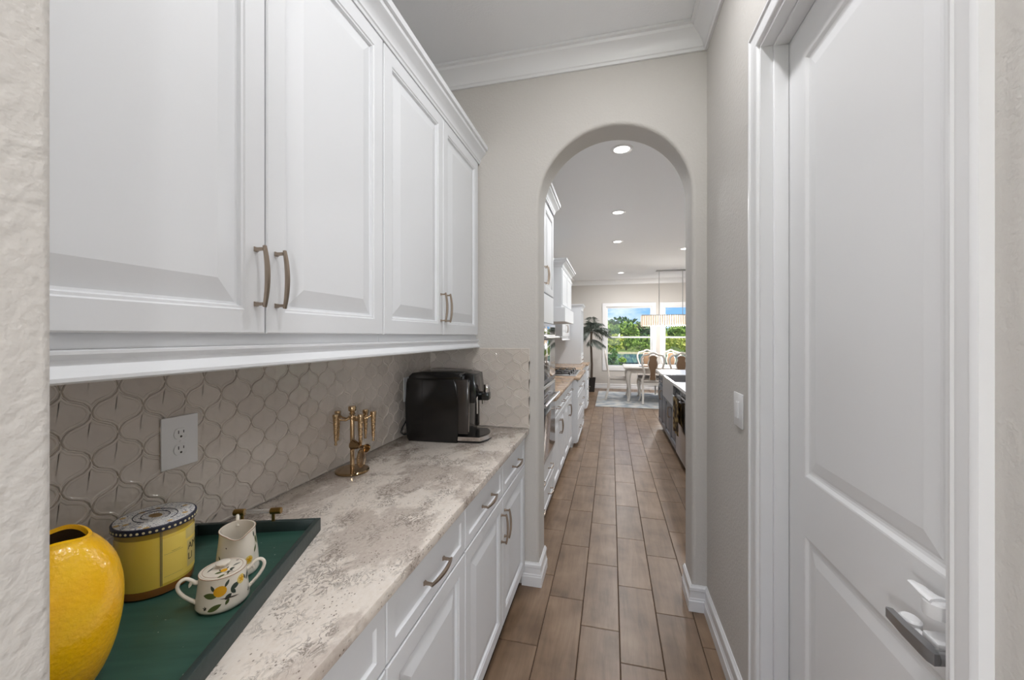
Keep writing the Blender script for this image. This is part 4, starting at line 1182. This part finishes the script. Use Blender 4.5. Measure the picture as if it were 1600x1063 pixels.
# cooktop
ck = tag(empty('gas_cooktop', (-.73, 5.81, ZTOP)), 'stainless gas cooktop with black iron grates', 'cooktop')
b = MB(); b.box(-.26, .27, -.455, .455, .0005, .012, .004); b.obj('plate', M['steel'], ck)
for gy in (-.30, 0, .30):
    b = MB()
    b.box(-.24, .19, gy-.14, gy-.128, .03, .042); b.box(-.24, .19, gy+.128, gy+.14, .03, .042)
    for gx in (-.23, -.13, -.03, .07, .17): b.box(gx, gx+.012, gy-.14, gy+.14, .034, .048)
    for gx in (-.24, .18):
        for q in (-.14, .128): b.box(gx, gx+.012, gy+q, gy+q+.012, .011, .034)
    b.obj('grate', M['blackm'], ck, smooth=0)
    b = MB(); b.lathe([(.045, .011), (.045, .022), (.03, .026), (0, .026)], 16, c=(-.12, gy, 0)); b.obj('burner', M['blackm'], ck)
for i in range(5):
    b = MB(); b.lathe([(.02, .011), (.018, .03), (0, .031)], 14, c=(.232, -.24+.12*i, 0)); b.obj('knob', M['steel'], ck)
# hood
hd_ = tag(empty('range_hood', (0, 0, 0)), 'white boxed range hood with crown over the cooktop', 'range hood')
b = MB(); b.box(XL+.001, -.63, 5.21, 6.40, 1.836, 2.36, .002); b.obj('chimney', M['white'], hd_, smooth=20)
b = MB(); b.rings(.56, .46, [(0, .0), (.0, .012), (.05, .012), (.055, .007), (.07, .006)]); b.obj('panel', M['white'], hd_, (-.63, 5.225, 1.87), PI/2, smooth=20)
b = MB(); b.rings(.56, .46, [(0, .0), (.0, .012), (.05, .012), (.055, .007), (.07, .006)]); b.obj('panel', M['white'], hd_, (-.63, 5.815, 1.87), PI/2, smooth=20)
b = MB(); b.box(XL+.001, -.585, 5.20, 6.41, 1.645, 1.835, .003); b.obj('mantel', M['white'], hd_, smooth=20)
b = MB(); b.moulding([(XL+.001, 5.21), (-.63, 5.21), (-.63, 6.40), (XL+.001, 6.40)], [(a*1.3, 2.36+(z-2.492)*1.1) for a, z in cr]); b.obj('crown', M['white'], hd_, smooth=30)
def upper_k(y0, y1, label, zt=2.36):
    w = y1-y0; c = tag(empty('upper_cabinet', (XUP, y0, 0), PI/2), label, 'cabinet', 'white upper cabinets in the kitchen')
    b = MB(); b.box(.001, w-.001, .019, -XL+XUP-.002, 1.43, zt, .001); b.obj('body', M['white'], c, smooth=20)
    hw_ = w/2; cab_door(c, .003, 1.45, hw_-.005, zt-1.46, RAISED, pull=(hw_-.03, .128)); cab_door(c, hw_+.002, 1.45, hw_-.005, zt-1.46, RAISED, pull=(.026, .128))
    b = MB(); b.moulding([(0, .018), (w, .018)], [(a, z-.008) for a, z in rail]); b.obj('light_rail', M['white'], c)
    b = MB(); b.moulding([(0, 0), (w, 0)], [(a, z-2.492+zt) for a, z in cr]); b.obj('crown', M['white'], c, smooth=30)
upper_k(3.47, 5.12, 'white upper cabinet between oven tower and range hood')
upper_k(6.50, 7.66, 'white upper cabinet between range hood and glass hutch')
# hutch
hu = tag(empty('glass_hutch', (-.56, 7.75, 0), PI/2), 'white glass fronted hutch standing on the counter by the palm', 'hutch')
w = .60; D = .53
b = MB()
b.box(0, .02, .02, D, ZTOP+.0005, 2.03); b.box(w-.02, w, .02, D, ZTOP+.0005, 2.03); b.box(.02, w-.02, D-.02, D, ZTOP+.0005, 2.03); b.box(.02, w-.02, .02, D-.02, 2.01, 2.03); b.box(.02, w-.02, .02, D-.02, ZTOP+.0005, 1.06)
b.obj('body', M['white'], hu, smooth=0)
b = MB(); b.moulding([(0, D), (0, 0), (w, 0), (w, D)], [(a*.7, 2.0+(z-2.492)*.7) for a, z in cr]); b.obj('crown', M['white'], hu, smooth=30)
for k in (0, 1):
    d = cab_door(hu, .004+k*w/2, ZTOP+.012, w/2-.008, .12, DRAWR, 'drawer'); add_pull(d, w/4, .06, True)
    x0 = .003+k*w/2; x1 = x0+w/2-.006; b = MB()
    b.box(x0, x0+.045, 0, .019, 1.065, 2.0, .002); b.box(x1-.045, x1, 0, .019, 1.065, 2.0, .002); b.box(x0+.045, x1-.045, 0, .019, 1.065, 1.115, .002); b.box(x0+.045, x1-.045, 0, .019, 1.95, 2.0, .002)
    do = b.obj('door', M['white'], hu, smooth=20); b = MB(); b.box(x0+.045, x1-.045, .008, .012, 1.115, 1.95); b.obj('pane', M['glass'], do, smooth=0)
for z in (1.35, 1.65):
    b = MB(); b.box(.021, w-.021, .03, D-.021, z, z+.018); b.obj('shelf', M['white'], hu, smooth=0)

# ------------------------------------------------------------------ island
XI = .74
def isl_unit(y0, y1, label, parts):
    w = y1-y0; c = tag(empty('island_cabinet', (XI, y1, 0), -PI/2), label, 'cabinet', 'slate island cabinets')
    b = MB(); b.box(.001, w-.001, .019, .95, .092, .8835 if parts != 'sink' else .62, .001); b.box(.001, w-.001, .075, .95, .001, .092); b.obj('body', M['island'], c, smooth=20)
    hw_ = w/2
    for k in (0, 1):
        x = .003+k*hw_; dw = hw_-.006
        zt = .70
        if parts == 'sink': zt = .605
        else:
            d = cab_door(c, x, .714, dw, .150, DRAWR, 'drawer', 'island'); add_pull(d, dw/2, .075, True)
        cab_door(c, x, .10, dw, zt-.10, RAISED, 'door', 'island', pull=((dw-.026) if k == 0 else .026, zt-.235))
isl_unit(5.97, 6.76, 'slate grey island cabinet at the dining end', 'd')
isl_unit(4.98, 5.965, 'slate grey island cabinet under the apron sink', 'sink')
isl_unit(3.40, 4.33, 'slate grey island cabinet next to the dishwasher', 'd')
b = MB(); b.box(XI+.951, XI+.99, 3.4, 6.76, .001, .8835); tag(b.obj('island_back_panel', M['island'], smooth=0), 'slate grey back panel of the kitchen island', 'panel')
dwm = tag(empty('dishwasher', (XI, 4.975, 0), -PI/2), 'stainless dishwasher in the island beside the apron sink', 'dishwasher')
b = MB(); b.box(.004, .636, .02, .60, .095, .88, .002); b.box(.004, .636, .075, .60, .001, .095); b.obj('tub', M['blackm'], dwm)
b = MB(); b.box(.006, .634, -.006, .019, .10, .80, .004); b.obj('door', M['steel'], dwm)
b = MB(); b.box(.006, .634, -.004, .019, .805, .875, .003); b.obj('control_strip', M['blackp'], dwm)
b = MB(); b.tube([(.05, -.045, .765), (.59, -.045, .765)], .010, 12); b.tube([(.08, -.006, .765), (.08, -.045, .765)], .007, 8); b.tube([(.56, -.006, .765), (.56, -.045, .765)], .007, 8); b.obj('bar_handle', M['steel'], dwm)
# sink with apron
sk = tag(empty('apron_sink', (0, 0, 0)), 'stainless apron front sink set into the white island top', 'sink')
b = MB()
o_ = [(.705, 4.99), (.705, 5.955), (1.16, 5.955), (1.16, 4.99)]; i_ = [(.735, 5.02), (.735, 5.925), (1.13, 5.925), (1.13, 5.02)]
vo = [[b.bm.verts.new((x, y, z)) for x, y in P] for P, z in ((o_, .625), (o_, .905), (i_, .905), (i_, .67))]
for A, C in zip(vo, vo[1:]):
    for k in range(4): b.bm.faces.new((A[k], A[(k+1) % 4], C[(k+1) % 4], C[k]))
b.bm.faces.new(list(reversed(vo[0]))); b.bm.faces.new(vo[-1])
b.obj('basin', M['steel'], sk, smooth=0)
b = MB(); b.tube([(1.2, 5.47, ZTOP+.002), (1.2, 5.47, 1.20), (1.19, 5.47, 1.27), (1.13, 5.47, 1.31), (1.06, 5.47, 1.27), (1.05, 5.47, 1.21)], .011, 10); b.obj('faucet', M['chrome'], sk)
P = [(.70, 3.36), (1.78, 3.36), (1.78, 6.82), (.70, 6.82), (.70, 5.958), (1.163, 5.958), (1.163, 4.987), (.70, 4.987)]
tag(hprism(P, .8845, ZTOP).obj('island_countertop', M['whitestone'], smooth=0), 'white stone island top with a cutout for the sink', 'countertop')
# towel over the dishwasher bar
def towel_mat():
    m, N, L, P = nmat('printed_towel')
    tc = N.new('ShaderNodeTexCoord'); vo_ = N.new('ShaderNodeTexVoronoi'); vo_.inputs['Scale'].default_value = 18; L.new(tc.outputs['Object'], vo_.inputs[0])
    r = ramp(N, [(.2, lin(196, 172, 118)), (.45, lin(150, 124, 78)), (.62, lin(72, 58, 40))]); L.new(vo_.outputs['Distance'], r.inputs[0]); L.new(r.outputs[0], P.inputs['Base Color']); P.inputs['Roughness'].default_value = .9
    return m
M['towel'] = towel_mat()
b = MB(); nx, rows_ = 14, []
tz = .765
path = [(XI-.062, .40), (XI-.064, .55), (XI-.062, .70), (XI-.058, tz), (XI-.050, tz+.011), (XI-.040, tz+.011), (XI-.032, tz), (XI-.029, .70), (XI-.026, .58), (XI-.024, .50)]
for x, z in path:
    rows_.append([b.bm.verts.new((x+(.006*math.sin(i*1.3+z*4) if z < .74 else 0)*(1 if x < XI-.045 else .3), 4.45+.34*i/nx, z)) for i in range(nx+1)])
for A, C in zip(rows_, rows_[1:]):
    for i in range(nx): b.bm.faces.new((A[i], A[i+1], C[i+1], C[i]))
g = bmesh.ops.solidify(b.bm, geom=list(b.bm.faces), thickness=.004)
tag(b.obj('dish_towel', M['towel'], smooth=60), 'tan and black printed dish towel hanging on the dishwasher bar', 'towel')

# ------------------------------------------------------------------ dining area
def rug_mat():
    m, N, L, P = nmat('faded_blue_grey_rug')
    tc = N.new('ShaderNodeTexCoord'); nz = N.new('ShaderNodeTexNoise'); nz.inputs['Scale'].default_value = 5; nz.inputs['Detail'].default_value = 6; L.new(tc.outputs['Object'], nz.inputs[0])
    r = ramp(N, [(.35, lin(150, 158, 166)), (.5, lin(184, 188, 190)), (.65, lin(206, 204, 198))]); L.new(nz.outputs[0], r.inputs[0]); L.new(r.outputs[0], P.inputs['Base Color']); P.inputs['Roughness'].default_value = .95
    return m
M['rug'] = rug_mat()
b = MB(); b.box(-.32, 2.95, 8.35, 10.65, .0005, .010, .003); tag(b.obj('area_rug', M['rug']), 'faded blue grey area rug under the dining table', 'rug')
ZR = .0105
def cabriole(b, x, y, z1, dx, dy, s=1.0, z0=0):
    P = []; R_ = []
    for t_, o_, r_ in ((1, 0, .032), (.88, .014, .036), (.72, .016, .030), (.5, .004, .022), (.28, -.006, .017), (.12, .0, .015), (.05, .012, .020), (0, .014, .022)):
        P.append((x+dx*o_*1.6, y+dy*o_*1.6, z0+(z1-z0)*t_)); R_.append(r_*s)
    b.tube(P, R_, 10); return b
tb = tag(empty('dining_table', (1.32, 9.55, ZR+.006)), 'antique white dining table with curved legs on the rug', 'table')
b = MB(); b.box(-1.05, 1.05, -.55, .55, .722, .752, .008, 3); b.obj('tabletop', M['chairw'], tb)
b = MB(); b.box(-.95, .95, -.46, .46, .62, .722, .004); b.obj('apron', M['chairw'], tb)
for sx in (-1, 1):
    for sy in (-1, 1): cabriole(MB(), sx*.93, sy*.44, .66, sx, sy, 1.5).obj('leg', M['chairw'], tb, smooth=60)
b = MB(); b.lathe([(.06, .7525), (.14, .758), (.15, .764), (.13, .762), (0, .758)], 24, c=(0, 0, 0))
tag(b.obj('serving_bowl', M['chrome'], None, (.75, 9.35, ZR+.007), smooth=50), 'shallow silver dish on the dining table', 'dish')
def splat_outline():
    half = [(.060, .50), (.066, .54), (.050, .60), (.046, .66), (.060, .73), (.085, .79), (.098, .85), (.088, .91), (.066, .945), (.070, .975), (.085, 1.00), (.06, 1.03), (.03, 1.042)]
    return half+[(-x, z) for x, z in reversed(half)]
def make_chair():
    c = empty('dining_chair')
    # faces -y (front), back at +y
    b = MB(); b.prism([(-.25, -.0), (.25, 0), (.25, .0), (.25, .0)], 0, .001) if False else None
    b = MB()
    P = [(-.26, -.24), (.26, -.24), (.215, .22), (-.215, .22)]
    t = hprism(P, .40, .45); t.obj('seat_frame', M['chairw'], c)
    t = hprism([(x*.95, y*.95) for x, y in P], .45, .495); bmesh.ops.bevel(t.bm, geom=list(t.bm.edges), offset=.018, segments=3, affect='EDGES', profile=.5, clamp_overlap=True); t.obj('seat', M['seatf'], c)
    for s_ in (-1, 1):
        cabriole(MB(), s_*.225, -.205, .42, s_*.7, -1).obj('leg', M['chairw'], c, smooth=60)
        b = MB(); b.tube([(s_*.20, .285, 0), (s_*.195, .25, .12), (s_*.195, .215, .30), (s_*.20, .205, .43), (s_*.205, .215, .52)], [.018, .019, .022, .024, .022], 8, sec=[(-1, -1), (1, -1), (1, 1), (-1, 1)]); b.obj('leg', M['chairw'], c, smooth=40)
    # curved back frame: one sweeping loop from post to post
    pts = []
    prof = [(.205, .50), (.175, .60), (.165, .68), (.195, .78), (.225, .88), (.2255, .97), (.185, 1.03), (.12, 1.045), (.07, 1.06), (.03, 1.085), (0, 1.092)]
    full_ = prof+[(-x, z) for x, z in reversed(prof[:-1])]
    b = MB(); b.tube([(x, .215+(z-.5)*.14, z) for x, z in full_], [.021]*len(full_), 8, up=(0, 1, 0)); b.obj('backrest', M['chairw'], c, smooth=60)
    b = MB(); b.prism([(x*1.12, z) for x, z in splat_outline()], -.010, .010, bev=.004); o = b.obj('splat_frame', M['chairw'], c, (0, .215, 0), smooth=40); 
    sh_ = MB(); sh_.prism([(x*.90, .775+(z-.775)*.96) for x, z in splat_outline()], -.018, .018, bev=.006); q = sh_.obj('splat_pad', M['tan'], c, (0, .215, 0), smooth=40)
    for k in (o, q):
        k.rotation_euler = (-math.atan(.14), 0, 0); k.location = (0, .215-.0, .0)
        k.location = Vector((0, .215, .5))-Matrix.Rotation(-math.atan(.14), 3, 'X') @ Vector((0, 0, .5))
    return c
ch = make_chair()
spots = [((.845, 9.02), PI, 'white splat back dining chair with tan pad, kitchen side, by the table corner'),
         ((1.40, 9.04), PI, 'white splat back dining chair with tan pad, partly behind the island top'),
         ((.16, 9.42), PI/2, 'antique white dining chair at the head of the table, seen from its side'),
         ((.86, 10.10), 0, 'antique white dining chair on the window side opposite the table corner'),
         ((1.42, 10.12), 0, 'antique white dining chair on the window side, second from the palm')]
for k, ((x, y), rz, lb) in enumerate(spots):
    c = ch if k == 0 else copy_tree(ch)
    # chair front is -y locally; rz=PI faces +y
    c.location = (x, y, ZR+.005); c.rotation_euler = (0, 0, rz); tag(c, lb, 'chair', 'dining chairs around the table')
# chandelier
M['crystal'] = plain('lit_crystal', lin(240, 226, 206), .25, em=((1, .80, .68, 1), .16))
cl_ = tag(empty('chandelier', (1.36, 9.95, 0)), 'rectangular crystal chandelier hanging on two rods over the dining table', 'chandelier')
b = MB(); b.box(-.33, .33, -.06, .06, ZK-.025, ZK-.0005, .004); b.obj('canopy', M['steel'], cl_)
for s_ in (-1, 1):
    b = MB(); b.tube([(s_*.26, 0, ZK-.025), (s_*.26, 0, 1.95)], .007, 8); b.obj('rod', M['steel'], cl_)
b = MB(); b.box(-.66, .66, -.14, .14, 1.935, 1.955, .003); b.obj('frame', M['steel'], cl_)
b = MB()
for i in range(27):
    for y in (-.13, .13):
        x = -.65+i*.05; b.lathe([(.004, .24), (.019, .235), (.021, .02), (.012, .0), (0, -.018)], 6, c=(x, y, 1.695))
for i in range(5):
    for x in (-.65, .65):
        y = -.08+i*.04; b.lathe([(.004, .24), (.017, .235), (.018, .02), (.012, .0), (0, -.018)], 6, c=(x, y, 1.695))
k = b.obj('crystal_drop', M['crystal'], cl_, smooth=0); k['kind'] = 'stuff'
ld = bpy.data.lights.new('chandelier_bulb', 'POINT'); ld.energy = 55; ld.color = (1, .95, .90); ld.shadow_soft_size = .08
l = bpy.data.objects.new('chandelier_bulb', ld); COL.objects.link(l); l.parent = cl_; l.location = (0, 0, 1.55)

# potted palm
M['frond'] = plain('dark_palm_leaf', lin(84, 92, 84), .45)
pl = tag(empty('potted_palm', (-.50, 10.55, 0)), 'potted palm with dark drooping fronds beside the far window', 'plant')
b = MB(); b.lathe([(.105, .001), (.15, .36), (.155, .37), (.135, .37), (.13, .33), (0, .33)], 4, a0=PI/4); b.obj('planter', M['pot'], pl, smooth=20)
b = MB(); b.tube([(0, 0, .33), (.01, .01, .7), (-.01, 0, 1.2), (.0, 0, 1.57)], [.035, .03, .028, .03], 10); b.obj('trunk', M['trunk'], pl)
rnd = random.Random(4)
def frond(az, el, L, droop, z0):
    b = MB(); n = 12; P = []
    for i in range(n+1):
        t_ = i/n; r_ = L*(t_*math.cos(el)); z = z0+L*(t_*math.sin(el)-droop*t_*t_)
        P.append(Vector((r_*math.cos(az), r_*math.sin(az), z)))
    b.tube(P, [.007*(1-.7*i/n) for i in range(n+1)], 5)
    side = Vector((-math.sin(az), math.cos(az), 0))
    for i in range(2, n+1):
        for q in range(2):
            t_ = (i-.5*q)/n; p = P[i]*(1-.5*q)+P[i-1]*(.5*q); d = (P[i]-P[i-1]).normalized()
            ll = .20*math.sin(PI*(.12+.8*t_))*(.8+.4*rnd.random())
            for s_ in (-1, 1):
                v = (side*s_*.75+d*.75+Vector((0, 0, -.25-.4*rnd.random()))).normalized()
                w_ = d.cross(v).cross(v).normalized()*.009
                m_ = p+v*ll*.5+Vector((0, 0, .012)); e_ = p+v*ll+Vector((0, 0, -.06*ll/.26))
                b.poly([p, m_+w_, e_, m_-w_])
    return b.obj('frond', M['frond'], pl, smooth=0, fix=False)
for i in range(24):
    az = i*2.4+rnd.random()*.5; L = .44+.22*rnd.random(); el = (.1, .5, .9, 1.25)[i % 4]+.2*rnd.random()
    if math.cos(az) < -.4: L *= .8
    if math.cos(az) > .5: L *= 1.15
    if math.sin(az) > .3: L *= .85
    frond(az, el, L, .45+.45*rnd.random(), 1.58)
for az, el, L, dr in ((.2, .0, .36, .5), (-.7, -.1, .34, .55), (-1.6, .1, .34, .5)): frond(az, el, L, dr, 1.36)

# ------------------------------------------------------------------ outside
ZG = -.45
M['lawn'] = plain('lawn', lin(128, 146, 70), .95, vary=.25)
M['paver'] = plain('lanai_paver', lin(190, 182, 172), .9)
M['water'] = plain('pond_water', lin(96, 140, 180), .06, bump=(3, .1, 2))
M['bank'] = plain('dry_grass_bank', lin(186, 176, 130), .95, vary=.2)
M['bark'] = plain('bark', lin(70, 55, 43), .9)
M['iron'] = plain('dark_railing', lin(52, 62, 66), .5)
b = MB(); b.box(-70, 90, -60, 120, ZG-.3, ZG); gr_ = struct(b.obj('ground', M['lawn'], smooth=0))
b = MB(); b.box(XL-.3, 9.0, YF+.15, 15.4, ZG, -.05); struct(b.obj('ground_patio', M['paver'], smooth=0))
b = MB(); b.box(XKR+.16, 9.0, 1.5, YF+.15, ZG, -.05); struct(b.obj('ground_side_patio', M['paver'], smooth=0))
b = MB(); b.box(XKR+.16, 9.2, 1.5, YF+3.2, 2.75, 2.9); struct(b.obj('ceiling_sun_shade', M['ceil'], smooth=0))  # unseen overhang added to keep sun out of the side openings
def blob(cx, cy, rx, ry, z0, z1, n=40, seed=1):
    rn = random.Random(seed); ph = [rn.random()*6 for _ in range(3)]
    return hprism([(cx+rx*math.cos(a)*(1+.08*math.sin(3*a+ph[0])), cy+ry*math.sin(a)*(1+.1*math.sin(2*a+ph[1]))) for a in [2*PI*i/n for i in range(n)]], z0, z1)
blob(6, 37, 26, 11.5, ZG, ZG+.02, seed=2).obj('ground_bank', M['bank'], gr_)
blob(5, 34.5, 20, 8.0, ZG+.02, ZG+.03, seed=3).obj('pond', M['water'], gr_)
fe = tag(empty('patio_railing', (0, 15.3, ZG)), 'dark metal picket railing between the patio and the pond', 'railing')
b = MB(); b.box(-6, 12, -.02, .02, .88, .92); b.obj('top_rail', M['iron'], fe, smooth=0)
b = MB(); b.box(-6, 12, -.015, .015, .08, .11); b.obj('bottom_rail', M['iron'], fe, smooth=0)
b = MB(); b.box(-.011, .011, -.011, .011, .11, .88); pk = b.mesh('picket', 0)
for i in range(150): mobj('picket', pk, M['iron'], fe, (-5.95+i*.12, 0, 0))
def leaf_mat(name, c1, c2):
    m, N, L, P = nmat(name)
    tc = N.new('ShaderNodeTexCoord'); nz = N.new('ShaderNodeTexNoise'); nz.inputs['Scale'].default_value = 2.2; nz.inputs['Detail'].default_value = 4; L.new(tc.outputs['Object'], nz.inputs[0])
    r = ramp(N, [(.35, c1), (.65, c2)]); L.new(nz.outputs[0], r.inputs[0]); L.new(r.outputs[0], P.inputs['Base Color']); P.inputs['Roughness'].default_value = .6
    P.inputs['Specular IOR Level'].default_value = .2; P.inputs['Transmission Weight'].default_value = 0
    return m
LM = [leaf_mat('leaf_mid', lin(104, 140, 56), lin(160, 186, 84)), leaf_mat('leaf_light', lin(156, 176, 66), lin(214, 214, 110)), leaf_mat('leaf_dark', lin(60, 98, 58), lin(98, 134, 82))]
def foliage(rx, ry, rz_, cz, n, sz, seed):
    rn = random.Random(seed); V = []; Fs = []
    nb = 9; cl = [(rn.uniform(-.6, .6)*rx, rn.uniform(-.6, .6)*ry, cz+rn.uniform(-.6, .65)*rz_, rn.uniform(.35, .6)) for _ in range(nb)]
    for i in range(n):
        cx, cy, c_z, f = cl[rn.randrange(nb)]
        a = rn.random()*2*PI; u = rn.uniform(-1, 1); q = math.sqrt(1-u*u); rr_ = f*rn.uniform(.75, 1.05)
        p = Vector((cx+rx*rr_*q*math.cos(a), cy+ry*rr_*q*math.sin(a), c_z+rz_*rr_*u))
        d1 = Vector((rn.uniform(-1, 1), rn.uniform(-1, 1), rn.uniform(-1, 1))).normalized(); d2 = d1.orthogonal().normalized()
        d2.rotate(Matrix.Rotation(rn.random()*6.28, 3, d1)); s_ = sz*rn.uniform(.6, 1.3)
        k = len(V); V += [p-d1*s_, p+d2*s_*.5, p+d1*s_, p-d2*s_*.5]; Fs.append((k, k+1, k+2, k+3))
    me = bpy.data.meshes.new('crown'); me.from_pydata([tuple(v) for v in V], [], Fs); me.update(); return me
tree_i = 0
def tree(x, y, rx, h, kind, label, n=900, sz=.3, low=.12, grp='trees beyond the pond', nm='tree'):
    global tree_i; tree_i += 1
    t = tag(empty(nm, (x, y, ZG)), label, 'tree' if nm == 'tree' else 'shrub', grp)
    b = MB(); b.tube([(0, 0, 0), (.1, 0, h*.35), (0, .1, h*.75)], [.05*h*.6, .04*h*.5, .02*h*.4], 7); b.obj('trunk', M['bark'], t)
    mobj('crown', foliage(rx, rx*.8, h*.46, h*(.5+low*.5), n, sz, tree_i*13+1), LM[kind], t)
rn = random.Random(21)
tl = ['mid green bushy tree on the far bank of the pond', 'pale yellow green shrub at the edge of the pond', 'dark green leafy tree rising over the far bank']
for row, (yy, off, hh) in enumerate(((61.5, -14.0, 3.5), (69.0, -10.5, 4.2), (76.5, -14.5, 5.2))):
    for i in range(6):
        kd = (0, 2, 0, 0, 2, 0, 2)[(i+2*row) % 7]
        tree(off+i*7.4, yy, 2.9, hh+rn.uniform(-.4, .6), kd, tl[kd], 1500, .32)
for row, (yy, off) in enumerate(((50.5, -9.0), (54.5, -6.9))):
    for i in range(6):
        kd = 1 if (i+row) % 3 else 0
        tree(off+i*4.4, yy, 1.6, 1.8+.5*row+rn.random()*.5, kd, 'pale yellow green shrub at the edge of the pond' if kd else 'mid green shrub among the paler ones along the bank', 700, .22, 0, 'shrubs along the pond bank', 'shrub')
tree(-.12, 14.1, .34, 1.65, 2, 'dark green shrub growing close outside the far window', 900, .07, 0, None, 'shrub')
tree(.30, 17.8, .35, 1.2, 0, 'low green shrub just behind the patio railing', 900, .09, 0, None, 'shrub')
for i in range(6):
    tree(14+4.5*(i % 2), 0+i*3.0, 2.0, 4.2+rn.random(), (0, 1, 2)[i % 3], ['mid green tree along the side yard', 'pale green tree along the side yard', 'dark green tree along the side yard'][i % 3], 900, .28, .1, 'trees along the side yard')
